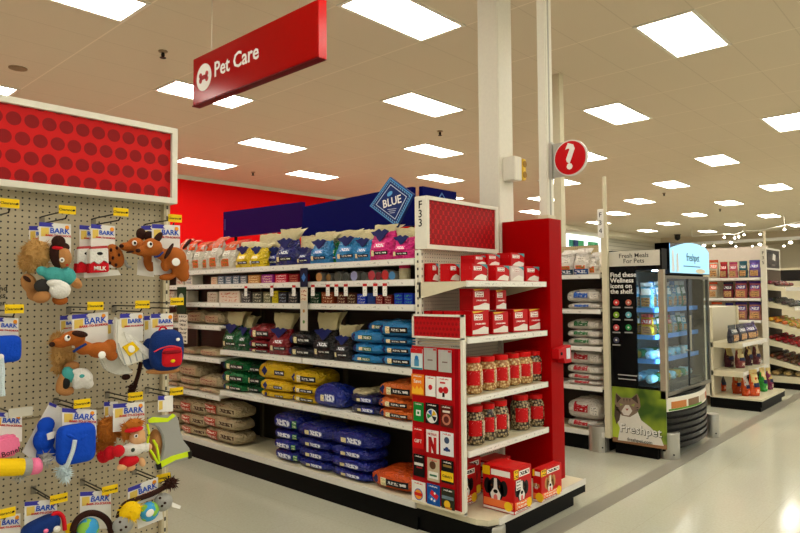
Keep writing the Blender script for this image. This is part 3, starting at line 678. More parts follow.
# BLUE diamond sign
c4 = [at(*c, 'X', 3.45) for c in ((391, 177), (414.6, 194.6), (397.6, 227.6), (370, 206.3))]
cc = sum(c4, Vector())/4
t = thing('diamond_sign', 'navy diamond BLUE sign tilted above the pink bags', 'sign', (3.45, cc.y, cc.z), AISLE)
pts = [(-(c.y-cc.y), c.z-cc.z) for c in c4]
def ring(k0, k1, m_, nm, y):
    mb = MB(); n_ = 4
    mb.add([(x*k0, y, z*k0) for x, z in pts]+[(x*k1, y, z*k1) for x, z in pts], [(i, (i+1) % 4, (i+1) % 4+4, i+4) for i in range(4)]); return mb.build(nm, m_, t)
MB().prism(pts, -.01, .01).build('board', paint((12, 40, 104)), t)
ring(.96, .90, paint((80, 150, 210)), 'outer_border', -.0112)
m, nt, b = nodes('dash_border'); tc, s = objxyz(nt)
f = mth(nt, 'GREATER_THAN', mth(nt, 'FRACT', mth(nt, 'MULTIPLY', mth(nt, 'ADD', s.outputs['X'], mth(nt, 'MULTIPLY', s.outputs['Z'], .3)), 60)), .5)
nt.links.new(mix(nt, f, S((12, 40, 104)), S((110, 180, 220))), b.inputs['Base Color'])
ring(.86, .80, m, 'dashed_border', -.0112)
ring(.70, .66, paint((190, 205, 225)), 'inner_border', -.0112)
rt_ = math.radians(8)
text('lettering', 'BLUE', .085, whitep, t, (.0, -.012, -.005), rot=rt_, bold=.001)
MB().ell((-.02, -.013, .058), (.03, .002, .016), .4).build('animal_mark', paint((90, 160, 215)), t)
for k in range(3): MB().box(-.045+.01*k, .045-.008*k, -.0125, -.0113, -.06-.014*k, -.056-.014*k).build('small_print', paint((190, 200, 220)), t)

# ---------------------------------------------------------------- F33 endcap
EX0, EX1, EY = 3.295, 4.285, 2.905
e = thing('endcap_shelving', 'white pegboard endcap shelving with price rails and black base', 'shelving unit', (EX0, EY, 0))
EW = EX1-EX0
MB().box(0.03, EW, -.02, -.005, .18, 2.2).build('pegboard_panel', pegboard('peg_white', (222, 216, 194), 'X'), e)
m, nt, b = nodes('slotted_upright'); tc, s = objxyz(nt)
f = mth(nt, 'LESS_THAN', mth(nt, 'FRACT', mth(nt, 'DIVIDE', s.outputs['Z'], .05)), .35)
nt.links.new(mix(nt, f, S((214, 206, 180)), S((60, 56, 48))), b.inputs['Base Color'])
slot = m
MB().box(0, .03, -.05, -.0, .18, 1.888).build('upright', white_metal, e)
MB().box(-.0015, 0, -.032, -.018, .2, 1.87).build('slot_strip', slot, e)
MB().box(.012, .02, -.0515, -.05, .2, 1.87).build('slot_strip', slot, e)
MB().box(EW-.03, EW, -.05, 0, .18, 2.2).build('upright', white_metal, e)
for z, nm in ((1.668, 1), (1.305, 2), (.925, 3), (.59, 4)):
    o = MB().box(.0, EW-.005, -.43, -.02, z-.02, z).build('shelf', cream_metal, e)
    MB().box(.0, EW-.005, -.443, -.43, z-.035, z+.004).build('price_rail', rail_m, o)
    MB().box(.01, EW-.02, -.4445, -.4432, z-.03, z-.002).build('price_label_strip', MATS['price_label_print'], o)
    for x in (.0, EW-.008): MB().prismx([(-.43, z-.02), (-.43, z-.03), (-.05, z-.11), (-.02, z-.11), (-.02, z-.02)], x, x+.004).build('bracket', cream_metal, o)
bx0, bx1, by = -.0, 1.24, -.59
MB().prismz([(bx0, 0), (bx0, by+.1), (bx0+.03, by+.03), (bx0+.1, by), (bx1, by), (bx1, 0)], .15, .185).build('base_deck', cream_metal, e)
MB().box(bx0+.1, bx1, by-.012, by, .15, .19).build('deck_rail', rail_m, e)
MB().box(bx0, bx1+.01, by+.0, 0, .09, .15).build('bumper', black_m, e)
MB().box(bx0+.02, bx1-.08, by+.05, 0, 0, .09).build('kick_plate', black_m, e)
hd_ = thing('endcap_header', 'white framed header with red dotted panel marked F33', 'header sign', (3.291, 2.795, 1.893))
hw_, hh_ = .855, .36
fr = MB()
for a in ((0, hw_, 0, .03), (0, hw_, hh_-.025, hh_), (0, .03, .03, hh_-.025), (hw_-.03, hw_, .03, hh_-.025)): fr.box(a[0], a[1], 0, .105, a[2], a[3])
fr.build('frame', white_metal, hd_)
MB().box(.03, hw_-.03, .012, .02, .03, hh_-.025).build('dotted_panel', dots('dots_small', .0575, .068/2*1.0, .022, (190, 6, 14), (140, 0, 6), .1, .2), hd_)
for i, ch in enumerate('F33'): text('letter', ch, .075, ink, hd_, (-.001, .055, hh_-.06-.062*i), rz=AISLE, bold=.0006)
# red panel enclosing the right side
rp = thing('end_panel', 'tall glossy red panel closing the right side of the endcap', 'panel', (4.29, 2.44, 0))
MB().box(0, .185, 0, .52, .185, 2.15).build('panel', red_m, rp, bevel=.003)
dv = thing('scanner_holder', 'small red holder with white screen on the red panel edge', 'price checker', (4.42, 2.43, .0))
zc = at(566, 354, 'Y', 2.42).z
dv.location.z = zc
MB().prism([(-.12, .05), (.06, .07), (.07, -.06), (-.03, -.06), (-.05, -.02), (-.12, -.02)], -.05, .008).build('housing', redd, dv)
MB().box(-.01, .045, -.054, -.05, -.03, .05).build('screen', paint((214, 226, 232)), dv)
disc(.012, -.056, -.05, 12).build('knob', ink, dv, loc=(-.085, 0, .015))
for x in (.06,):
    tt = thing('bollard', 'brushed steel corner guard under the near corner of the red endcap deck', 'corner guard', (3.39, 2.37, 0))
    MB().lathe([(.085, 0), (.09, .01), (.09, .135), (.085, .147)], 28).build('guard', steel, tt, smooth=False)

# boxes of treats on the endcap
mb_red = paint((190, 10, 18), .35)
pic_dog = prt((206, 200, 190), (120, 70, 40), 3, 3, .5)
def tbox(label, fx0, fx1, sx0, yt, Yf, z, yb=None, dep=None, art='small', col=(190, 10, 18)):
    """front face between pixel columns fx0..fx1 on plane Y=Yf; side face reaches back to pixel column sx0"""
    xa, xb = Xof(fx0, Yf, z), Xof(fx1, Yf, z)
    if dep is None: dep = max(.04, Yof(sx0, xa, z)-Yf)
    h = at(fx0, yt, 'Y', Yf).z-z; w = xb-xa
    t = thing('treat_box', label, 'box', (xa, Yf, z))
    MB().box(0, w, 0, dep, 0, h).build('carton', paint(col, .35), t, bevel=.002)
    wl = MB().box(w*.12, w*.62, -.0015, 0, h*.62, h*.86); wl.build('brand_plate', prt((236, 232, 226), (160, 20, 24), 5, 2, .5), t)
    if art == 'small':
        MB().prism([(w*.1, h*.1), (w*.9, h*.05), (w*.95, h*.32), (w*.6, h*.42), (w*.3, h*.3)], -.0015, 0).build('picture', prt((228, 224, 214), (130, 90, 60), 4, 3, .55), t)
        MB().prism([(w*.5, h*.98), (w*.98, h*.98), (w*.98, h*.72), (w*.8, h*.86)], -.0015, 0).build('corner_flash', paint((70, 150, 160)), t)
    if art == 'tall':
        MB().prism([(w*.04, h*.08), (w*.96, h*.04), (w*.96, h*.3), (w*.7, h*.36), (w*.35, h*.26), (w*.04, h*.22)], -.0015, 0).build('picture', prt((230, 226, 216), (70, 90, 60), 4, 3, .56), t)
        MB().prism([(w*.02, h*.98), (w*.75, h*.99), (w*.4, h*.93), (w*.1, h*.9)], -.0015, 0).build('yellow_flash', paint((230, 190, 60)), t)
        MB().box(w*.12, w*.86, -.0015, 0, h*.42, h*.52).build('name_print', prt(col, (236, 226, 220), 6, 1, .45), t)
    MB().box(-.0015, 0, dep*.15, dep*.8, h*.66, h*.86).build('side_print', prt(col, (236, 200, 200), 5, 2, .5), t)
    return t
ZE = 1.671
tbox('small red treat box on top endcap shelf, leftmost and farthest back', 432, 438.5, 0, 263, 2.80, ZE, dep=.07)
tbox('red treat box with teal corner standing back left on top endcap shelf', 449.5, 460, 440, 263.5, 2.68, ZE)
tbox('red treat box at left front of the top endcap shelf row', 472, 487.5, 460.5, 263.5, 2.53, ZE)
tbox('red treat box second from left in top endcap shelf front row', 496, 509.5, 488, 265, 2.53, ZE)
tbox('white and red treat box turned between two red ones on top endcap shelf', 511, 524, 0, 266, 2.52, ZE, dep=.09, col=(214, 196, 190))
tbox('red treat box at right end of the top endcap shelf', 526, 539.5, 0, 266, 2.53, ZE, dep=.12)
zq = at(505, 264, 'Y', 2.58).z+.004
tbox('red treat box stacked above, right one of the upper row on top shelf', 511, 524.5, 501, 252.5, 2.57, ZE+.108, dep=.12)
tbox('red treat box stacked above, middle one of the upper row on top shelf', 488, 500, 0, 254, 2.60, ZE+.108, dep=.12)
tbox('red treat box stacked above, left one of the upper row on top shelf', 474.5, 487, 0, 255, 2.62, ZE+.108, dep=.12)
Z2 = 1.308
tbox('tall red biscuit box at left front of second endcap shelf', 472, 489, 461, 311, 2.53, Z2, art='tall')
tbox('tall red biscuit box second from left on second endcap shelf', 493, 508.5, 489, 312, 2.53, Z2, art='tall', dep=.14)
tbox('tall red biscuit box second from right on second endcap shelf', 513.5, 528, 0, 309.5, 2.53, Z2, art='tall', dep=.15)
tbox('tall red biscuit box at right end of second endcap shelf', 529, 543.5, 0, 309, 2.53, Z2, art='tall', dep=.15)
zu = Z2+.163
tbox('tall red biscuit box stacked on the left front box of second shelf', 473, 490, 459.5, 288.5, 2.54, zu, art='tall')
tbox('tall red biscuit box stacked on the second front box of second shelf', 496, 506.5, 491, 290, 2.56, zu, art='tall', dep=.12)
for i, (a, b_) in enumerate(((420, 430), (432, 442), (444, 456))):
    Yb = 2.85-.1*i; xa = 3.34
    ya = Yof(a, xa, Z2+.15)
    t = thing('treat_box', 'red biscuit box behind the gift card rack header, %s from left' % ords[i], 'box', (xa, Yof(b_, xa, Z2+.15), Z2))
    dd = abs(ya-Yof(b_, xa, Z2+.15)); MB().box(0, .14, 0, dd, 0, .165).build('carton', mb_red, t, bevel=.002)
    MB().box(-.0015, 0, dd*.2, dd*.8, .12, .15).build('side_print', prt((190, 10, 18), (236, 200, 200), 5, 2, .5), t)
# jars
def jar_contents(name, c1, c2):
    m, nt, b = nodes(name); tc, s = objxyz(nt); v = nt.nodes.new('ShaderNodeTexVoronoi'); v.inputs['Scale'].default_value = 55
    nt.links.new(tc.outputs['Object'], v.inputs['Vector'])
    f = mth(nt, 'MULTIPLY', v.outputs['Distance'], 1.5)
    nt.links.new(mix(nt, f, S(c1), S(c2)), b.inputs['Base Color']); b.inputs['Roughness'].default_value = .25
    bp = nt.nodes.new('ShaderNodeBump'); bp.inputs['Strength'].default_value = .7; bp.inputs['Distance'].default_value = .006
    nt.links.new(mth(nt, 'SUBTRACT', 1, v.outputs['Distance']), bp.inputs['Height']); nt.links.new(bp.outputs[0], b.inputs['Normal']); return m
jc1 = jar_contents('pale_biscuits', (255, 232, 165), (150, 96, 44)); jc2 = jar_contents('dark_biscuits', (214, 190, 140), (40, 28, 20))
def jar(label, x0, x1, yt, Yf, z, m_):
    r = .068; xa, xb = Xof(x0, Yf+r, z), Xof(x1, Yf+r, z); r = min(.072, (xb-xa)*.36)
    h = at((x0+x1)/2, yt, 'Y', Yf).z-z
    t = thing('treat_jar', label, 'jar', ((xa+xb)/2, Yf+r, z))
    MB().lathe([(r*.8, 0), (r*.98, .01), (r, .03), (r, h*.66), (r*.93, h*.76), (r*.72, h*.84), (r*.72, h*.86)], 24).build('jar_body', m_, t, smooth=True)
    MB().lathe([(r*.8, h*.85), (r*.82, h*.86), (r*.82, h*.985), (r*.78, h)], 24).build('lid', mat('lid_red', (214, 18, 18), .3), t)
    a0, a1 = math.radians(185), math.radians(262)
    lb = MB().surf(lambda u, v: ((r+.0015)*math.cos(a0+(a1-a0)*u), (r+.0015)*math.sin(a0+(a1-a0)*u), h*(.24+.4*v)), 12, 3)
    lb.build('label', scribble('jar_label', (196, 14, 20), (236, 180, 175), 8, 3, .66), t, smooth=True)
    a2, a3 = math.radians(275), math.radians(318)
    MB().surf(lambda u, v: ((r+.0015)*math.cos(a2+(a3-a2)*u), (r+.0015)*math.sin(a2+(a3-a2)*u), h*(.24+.36*v)), 8, 3).build('picture_label', scribble('jar_pic', (216, 196, 170), (150, 40, 30), 4, 4, .5), t, smooth=True)
for i, (a, b_, yt) in enumerate(((464, 481, 358.5), (479, 494.5, 357.5), (493, 507.5, 356), (505, 518.5, 354.5), (516, 530.5, 353), (527, 541, 352))):
    jar('red-lidded jar of biscuits, %s from left on upper jar shelf' % ords[i], a, b_, yt, 2.505+.015*(i % 2), .928, jc1 if i < 5 else jc2)
for i, (a, b_, yt) in enumerate(((466, 483, 408), (480, 493.5, 405.5), (491, 507.5, 402.5), (511.5, 530, 397), (528.5, 543.5, 396))):
    jar('red-lidded jar of dark biscuits, %s from left on lower jar shelf' % ords[i], a, b_, yt, 2.505+.015*(i % 2), .593, jc2)
for i, (x, l) in enumerate(((3.42, 'left'), (3.62, 'middle'), (3.82, 'right'))):
    r = .07; t = thing('treat_jar', 'red-lidded jar standing in the back row of the upper jar shelf, %s one' % l, 'jar', (x, 2.74, .928))
    h = .2; MB().lathe([(r*.8, 0), (r*.98, .01), (r, .03), (r, h*.66), (r*.93, h*.76), (r*.72, h*.84), (r*.72, h*.86)], 24).build('jar_body', jc1, t, smooth=True)
    MB().lathe([(r*.8, h*.85), (r*.82, h*.86), (r*.82, h*.985), (r*.78, h)], 24).build('lid', MATS['lid_red'], t)
# large biscuit boxes on deck
def dogface(parent, cx, cz, s, plane, face, dark=(24, 20, 20), blaze=(232, 226, 216), tongue=True):
    """flat printed dog portrait; plane 'y' = on front (-y), 'x' = on left side (-x)"""
    def put(pts, lvl, m_, nm):
        mb = MB()
        if plane == 'y': mb.prism([(cx+x*s, cz+z*s) for x, z in pts], face-.0006*lvl-.0006, face-.0004)
        else: mb.prismx([(cx-x*s, cz+z*s) for x, z in pts], face-.0006*lvl-.0006, face-.0004)
        mb.build(nm, m_, parent)
    def el(x, z, a, b_): return [(x+a*math.cos(2*math.pi*i/18), z+b_*math.sin(2*math.pi*i/18)) for i in range(18)]
    put(el(0, .0, .62, .75), 1, paint(dark), 'printed_dog_head'); put(el(-.62, .15, .28, .5), 1, paint(dark), 'printed_ear'); put(el(.62, .15, .28, .5), 1, paint(dark), 'printed_ear')
    put([(-.1, .7), (.1, .7), (.14, .1), (.4, -.3), (.3, -.65), (-.3, -.65), (-.4, -.3), (-.14, .1)], 2, paint(blaze), 'printed_muzzle')
    put(el(0, -.12, .17, .12), 3, ink, 'printed_nose'); put(el(-.3, .22, .07, .07), 3, paint((90, 50, 20)), 'printed_eye'); put(el(.3, .22, .07, .07), 3, paint((90, 50, 20)), 'printed_eye')
    if tongue: put(el(0, -.52, .15, .22), 3, paint((226, 110, 110)), 'printed_tongue')
def bigbox(label, xc, Yf, z, w, dep, h, dark, cat='box'):
    t = thing('biscuit_box', label, cat, (xc, Yf, z))
    MB().box(0, w, 0, dep, 0, h).build('carton', paint((196, 18, 18), .35), t, bevel=.003)
    bg = paint((196, 18, 18), .35)
    for pl in ('y', 'x'):
        L = w if pl == 'y' else dep; fc = 0
        def q(a, b_, c, d_, m_, nm, l=1):
            mb = MB()
            if pl == 'y': mb.box(a*L, b_*L, -.0008*l, 0, c*h, d_*h)
            else: mb.box(-.0008*l, 0, L-b_*L, L-a*L, c*h, d_*h)
            mb.build(nm, m_, t)
        q(.28, .88, .80, .93, prt((240, 236, 228), (30, 26, 26), 7, 1, .47), 'brand_plate')
        q(.0, .24, .78, .98, prt((244, 196, 20), (40, 30, 20), 3, 2, .5), 'yellow_flash')
        q(.04, .96, .10, .26, prt((238, 120, 60), (240, 230, 215), 7, 2, .5), 'orange_band', 4)
        q(.02, .98, .02, .07, prt((226, 216, 210), (120, 60, 50), 9, 1, .5), 'bottom_print')
        dogface(t, .42*L if pl == 'y' else L-.42*L, .48*h, min(L*.42, h*.36), pl, 0, dark)
        def el(x, zz, a): return [(x+a*math.cos(2*math.pi*i/16), zz+a*math.sin(2*math.pi*i/16)) for i in range(16)]
        if pl == 'y': MB().prism(el(.82*L, .16*h, .03), -.005, -.0035).build('yellow_badge', paint((244, 200, 30)), t)
        else: MB().prismx(el(L-.82*L, .16*h, .03), -.005, -.0035).build('yellow_badge', paint((244, 200, 30)), t)
    MB().box(w*.1, w*.9, dep*.12, dep*.88, h, h+.001).build('top_print', prt((196, 18, 18), (236, 220, 210), 4, 3, .55), t)
    return t
ZD = .19
q1 = at(514.5, 515.5, 'Z', ZD); q1r = Xof(532, q1.y, ZD); xa = q1.x
bigbox('large red biscuit box with black and white dog at front of deck', q1.x, q1.y, ZD, q1r-q1.x, Yof(483, q1.x, ZD)-q1.y, at(514.5, 470, 'Y', q1.y).z-ZD, (24, 20, 20))
q2 = at(541.5, 503, 'Z', ZD)
bigbox('red biscuit box with golden dog at right front of deck', q2.x, q2.y, ZD, Xof(562, q2.y, ZD)-q2.x, Yof(533, q2.x, ZD)-q2.y, at(541.5, 470, 'Y', q2.y).z-ZD, (190, 140, 80))
xb = q2.x
bigbox('red biscuit box behind the golden dog box on deck', xb-.06, 2.62, ZD, .24, .14, .22, (190, 140, 80))
bigbox('red biscuit box farther back left of the large front box', 3.36, 2.60, ZD, .20, .22, .25, (24, 20, 20))
bigbox('red biscuit box between the rear left and the front box on deck', xa-.0, 2.68, ZD, .22, .18, .26, (24, 20, 20))
tag(MB().box(0, .055, -.0015, 0, 0, .06).build('price_sticker', prt((235, 233, 228), (50, 50, 50), 9, 3, .48), loc=(xa+.015, q1.y-.005, ZD+.15)), 'white barcode sticker on the large front biscuit box', 'sticker')

# gift card rack on aisle side
XR = 3.262
rk = thing('gift_card_rack', 'red gift card rack with white frame on the aisle side of endcap', 'card rack', (XR, 2.9, 0), AISLE)
def rl(px, py): P = at(px, py, 'X', XR); return (2.9-P.y, P.z)
x1, zt = rl(463.5, 315); x0_ = .0; zr0 = rl(440, 337)[1]
MB().box(x1-.02, x1, -.01, .02, rl(464, 516)[1], zt).build('frame_post', white_metal, rk)
fr = MB(); fr.box(x0_, x1, -.01, .01, zt-.014, zt); fr.box(x0_, x1, -.01, .01, zr0-.012, zr0); fr.box(x0_, .014, -.01, .01, zr0, zt); fr.build('header_frame', white_metal, rk)
MB().box(.014, x1-.02, -.004, .008, zr0, zt-.014).build('header_panel', dots('dots_rack', .03, .034, .011, (176, 6, 14), (146, 2, 8)), rk)
wz = [zr0-.03-.018*k for k in range(3)]
wm = MB()
for z in wz: wm.tube([(0, 0, z), (x1-.02, 0, z)], .003, 6)
wm.build('wire_rods', wire_m, rk)
za, zb = rl(440, 347)[1], rl(440, 506)[1]
MB().box(-.01, x1-.02, .0, .022, zb, za).build('red_back_panel', redd, rk)
MB().box(x1-.075, x1-.045, -.001, 0, zb, za).build('side_strip', mat('dark_red2', (150, 10, 20), .15), rk)
MB().box(.0, x1, -.02, .02, zb-.012, zb).build('bottom_ledge', cream_metal, rk)
rows = [[(412.5, 424, 348.5, 369), (425.5, 438, 348, 369.5), (440, 453, 350, 372)], [(413, 425.5, 374, 394.5), (427, 437, 376, 396), (438, 453, 377, 399)],
 [(415, 425, 402, 421), (427, 440, 403, 423.5), (442, 454, 405, 427)], [(414, 425.5, 427, 448), (428, 440, 430, 452.5), (442, 455, 432, 455.5)],
 [(415, 426, 454, 476), (429, 441, 458, 481), (443, 455, 460, 483)], [(413.5, 427, 481, 503), (428.5, 441.5, 484, 506.5), (443, 456, 488, 511)]]
spec = [[((210, 225, 226), 'white', 'card with red top and blue figure'), ((176, 174, 168), 'grey', 'plain grey card'), ((180, 178, 172), 'grey', 'plain grey card')],
 [((240, 130, 30), 'orange', 'orange flame card'), ((236, 234, 228), 'white', 'white card with red mark'), ((238, 236, 230), 'white', 'wide white card with red shapes')],
 [((16, 130, 50), 'green', 'green card with white square'), ((20, 20, 22), 'black', 'black card with coloured circle'), ((90, 26, 20), 'maroon', 'dark red patterned card')],
 [((206, 18, 22), 'red', 'red card with white writing'), ((236, 232, 228), 'white', 'white card with red stripes'), ((232, 234, 236), 'white', 'white card with blue emblem')],
 [((16, 14, 14), 'black', 'black card with white script'), ((200, 180, 150), 'tan', 'tan photo card with white label'), ((18, 18, 18), 'black', 'black and yellow card')],
 [((236, 232, 222), 'white', 'white card with round burger emblem'), ((16, 80, 160), 'blue', 'blue card with red domino tile'), ((40, 44, 30), 'dark', 'dark photo card with yellow patch')]]
rown = ['top', 'second', 'third', 'fourth', 'fifth', 'bottom']; coln = ['left', 'middle', 'right']
for i in range(6):
    for j in range(3):
        a, b_, yt, yb = rows[i][j]; col, _, l = spec[i][j]
        xl, zl = rl(a, yb); xr_, zr_ = rl(b_, yb); zt_ = rl((a+b_)/2, yt)[1]; w = xr_-xl; zb_ = (zl+zr_)/2; h = zt_-zb_
        t = thing('gift_card', '%s, in %s row, %s column of the rack' % (l, rown[i], coln[j]), 'gift card', (XR-.014, 2.9-xl, zb_), AISLE)
        MB().box(0, w, -.002, .002, 0, h).build('card', paint(col, .3), t, bevel=.0006)
        MB().tube([(w/2, .016, h-.004), (w/2, -.01, h-.006)], .0018, 6).build('peg', wire_m, t)
        def r_(x0, x1, z0, z1, c, l=1, nm='print'): MB().box(x0*w, x1*w, -.002-.0007*l, -.002, z0*h, z1*h).build(nm, c if not isinstance(c, tuple) else paint(c), t)
        def ci(x, z, rr, c, l=1, nm='emblem'): MB().prism([(x*w+rr*w*math.cos(2*math.pi*k/18), z*h+rr*w*math.sin(2*math.pi*k/18)) for k in range(18)], -.002-.0007*l, -.002).build(nm, paint(c), t)
        k = (i, j)
        if i and k not in ((3, 1),): r_(.1, .9, .86, .95, prt(col, (200, 60, 50) if sum(col) > 450 else (230, 225, 215), 6, 1, .48), 1, 'top_print')
        if k == (0, 0): r_(0, 1, .78, 1, (196, 30, 34)); r_(0, 1, 0, .08, (40, 130, 150)); ci(.5, .55, .16, (40, 120, 190)); r_(.3, .7, .15, .5, (80, 150, 190))
        elif i == 0: r_(.3, .7, .42, .48, (120, 100, 96)); r_(.75, .98, .9, .98, (190, 40, 40))
        elif k == (1, 0): MB().prism([(w*x, h*z) for x, z in ((.05, .05), (.95, .05), (.95, .25), (.75, .42), (.6, .28), (.45, .45), (.3, .25), (.1, .4))], -.003, -.002).build('flame', paint((250, 190, 50)), t); text('lettering', 'Save', w*.34, whitep, t, (w/2, -.003, h*.66))
        elif k == (1, 1): ci(.5, .45, .2, (200, 30, 40))
        elif k == (1, 2): ci(.3, .4, .16, (196, 24, 30)); ci(.62, .42, .18, (196, 24, 30)); r_(.25, .6, .7, .78, (200, 40, 40)); r_(.4, .55, .1, .3, (24, 22, 22))
        elif k == (2, 0): r_(.28, .72, .3, .6, (230, 236, 228)); r_(.4, .6, .38, .52, (20, 130, 60), 2)
        elif k == (2, 1):
            ci(.5, .38, .42, (232, 232, 226)); 
            for q, c in enumerate(((226, 180, 30), (40, 90, 170), (40, 140, 70), (232, 232, 226), (24, 26, 40))):
                a0 = q*2*math.pi/5+.3
                MB().prism([(w*.5, h*.38)]+[(w*(.5+.36*math.cos(a0+d_*.3)), h*.38+w*.36*math.sin(a0+d_*.3)) for d_ in range(4)], -.0042, -.0028).build('wedge', paint(c), t)
        elif k == (2, 2): ci(.5, .35, .36, (190, 120, 96)); ci(.5, .35, .22, (90, 30, 26), 2); r_(.2, .8, .66, .76, (226, 216, 200))
        elif k == (3, 0): text('lettering', 'GIFT', w*.32, whitep, t, (w/2, -.003, h*.35)); ci(.5, .6, .25, (180, 10, 16))
        elif k == (3, 1): text('lettering', 'NETFLIX', w*.2, paint((190, 16, 20)), t, (w/2, -.003, h*.82)); r_(.18, .42, 0, .7, (196, 20, 24)); r_(.62, .84, 0, .7, (196, 20, 24)); MB().prism([(w*.18, h*.7), (w*.42, h*.7), (w*.84, 0), (w*.6, 0)], -.0032, -.002).build('letter_stroke', paint((160, 10, 16)), t)
        elif k == (3, 2): ci(.5, .66, .2, (60, 80, 110)); r_(.25, .75, .2, .3, (30, 50, 110)); ci(.5, .28, .14, (30, 60, 120), 2)
        elif k == (4, 0): r_(.1, .9, .5, .62, (220, 214, 206)); r_(.3, .8, .38, .44, (170, 30, 36))
        elif k == (4, 1): r_(.1, .9, .12, .42, (236, 234, 226)); ci(.45, .7, .26, (90, 56, 36)); r_(.2, .8, .22, .3, (60, 120, 90), 2)
        elif k == (4, 2): r_(0, 1, .1, .5, (240, 196, 30)); text('lettering', "Cabela's", w*.24, ink, t, (w/2, -.0032, h*.3)); r_(.15, .85, .7, .8, (150, 120, 60))
        elif k == (5, 0): ci(.5, .42, .32, (40, 90, 170)); ci(.5, .42, .27, (236, 150, 40), 2); r_(.2, .8, .36, .5, (200, 30, 24), 3)
        elif k == (5, 1):
            MB().prism([(w*.5+w*.42*math.cos(a_), h*.45+w*.42*math.sin(a_)) for a_ in (.3, 1.87, 3.44, 5.01)], -.0028, -.002).build('tile', paint((210, 30, 40)), t)
            MB().prism([(w*.5+w*.42*math.cos(a_), h*.45+w*.42*math.sin(a_)) for a_ in (3.44, 5.01)]+[(w*.5-w*.0+w*.3*math.cos(5.8), h*.45+w*.3*math.sin(5.8)), (w*.5+w*.3*math.cos(2.66), h*.45+w*.3*math.sin(2.66))], -.0032, -.002).build('tile_half', paint((40, 110, 190)), t)
            ci(.62, .62, .07, (238, 238, 236), 2, 'dot'); ci(.38, .34, .07, (238, 238, 236), 3, 'dot'); ci(.6, .3, .07, (238, 238, 236), 3, 'dot')
        elif k == (5, 2): ci(.45, .3, .24, (240, 190, 40)); r_(.05, .95, .52, .66, (110, 130, 140)); r_(.3, .8, .1, .2, (196, 120, 40), 2)

# ---------------------------------------------------------------- left pegboard endcap with clearance plush toys
PY = 2.905
pe = thing('pegboard_endcap', 'tall beige pegboard endcap at left, end of the next aisle', 'shelving unit', (1.49, PY, 0))
PB = (176, 164, 136)
MB().box(-1.2, -.03, -.02, -.008, .16, 2.03).build('pegboard_panel', pegboard('peg_beige', PB, 'X'), pe)
MB().box(-.03, 0, -.045, 0, .16, 2.05).build('upright', paint((196, 184, 152)), pe)
MB().box(-.018, -.010, -.0465, -.045, .2, 2.02).build('slot_strip', slot, pe)
MB().box(-1.23, -1.2, -.045, 0, .16, 2.05).build('upright', paint((196, 184, 152)), pe)
MB().box(-1.2, -.03, -.0215, -.0195, 1.098, 1.106).build('panel_seam', paint((130, 118, 92)), pe)
MB().box(-1.2, .03, -.5, 0, .12, .16).build('base_deck', cream_metal, pe)
MB().box(-1.18, .01, -.46, 0, 0, .12).build('kick_plate', black_m, pe)
gl = thing('gondola_shelving', 'shelving run behind the beige pegboard endcap at far left', 'shelving unit', (.99, 2.92, 0), AISLE)
MB().box(-4.9, 0, -.01, .01, .15, 1.9).build('back_panel', peg_cream, gl)
MB().box(-4.9, 0, -.48, .48, .15, .19).build('base_deck', cream_metal, gl)
MB().box(-4.9, 0, -.46, .46, 0, .15).build('kick_plate', black_m, gl)
for z in (.7, 1.1, 1.5, 1.8): MB().box(-4.9, -.01, .01, .45, z-.03, z).build('shelf', white_metal, gl)
lh = thing('endcap_header', 'wide white framed header with large red dots above the toys', 'header sign', (.27, 2.80, 2.022))
W_, H_ = 1.225, .355
fr = MB()
for a in ((0, W_, 0, .026), (0, W_, H_-.026, H_), (0, .026, .026, H_-.026), (W_-.026, W_, .026, H_-.026)): fr.box(a[0], a[1], 0, .10, a[2], a[3])
fr.build('frame', white_metal, lh)
MB().box(.026, W_-.026, .018, .026, .026, H_-.026).build('dotted_panel', dots('dots_large', .0655, .075, .0275, (200, 10, 10), (136, 2, 4), .74, .17), lh)

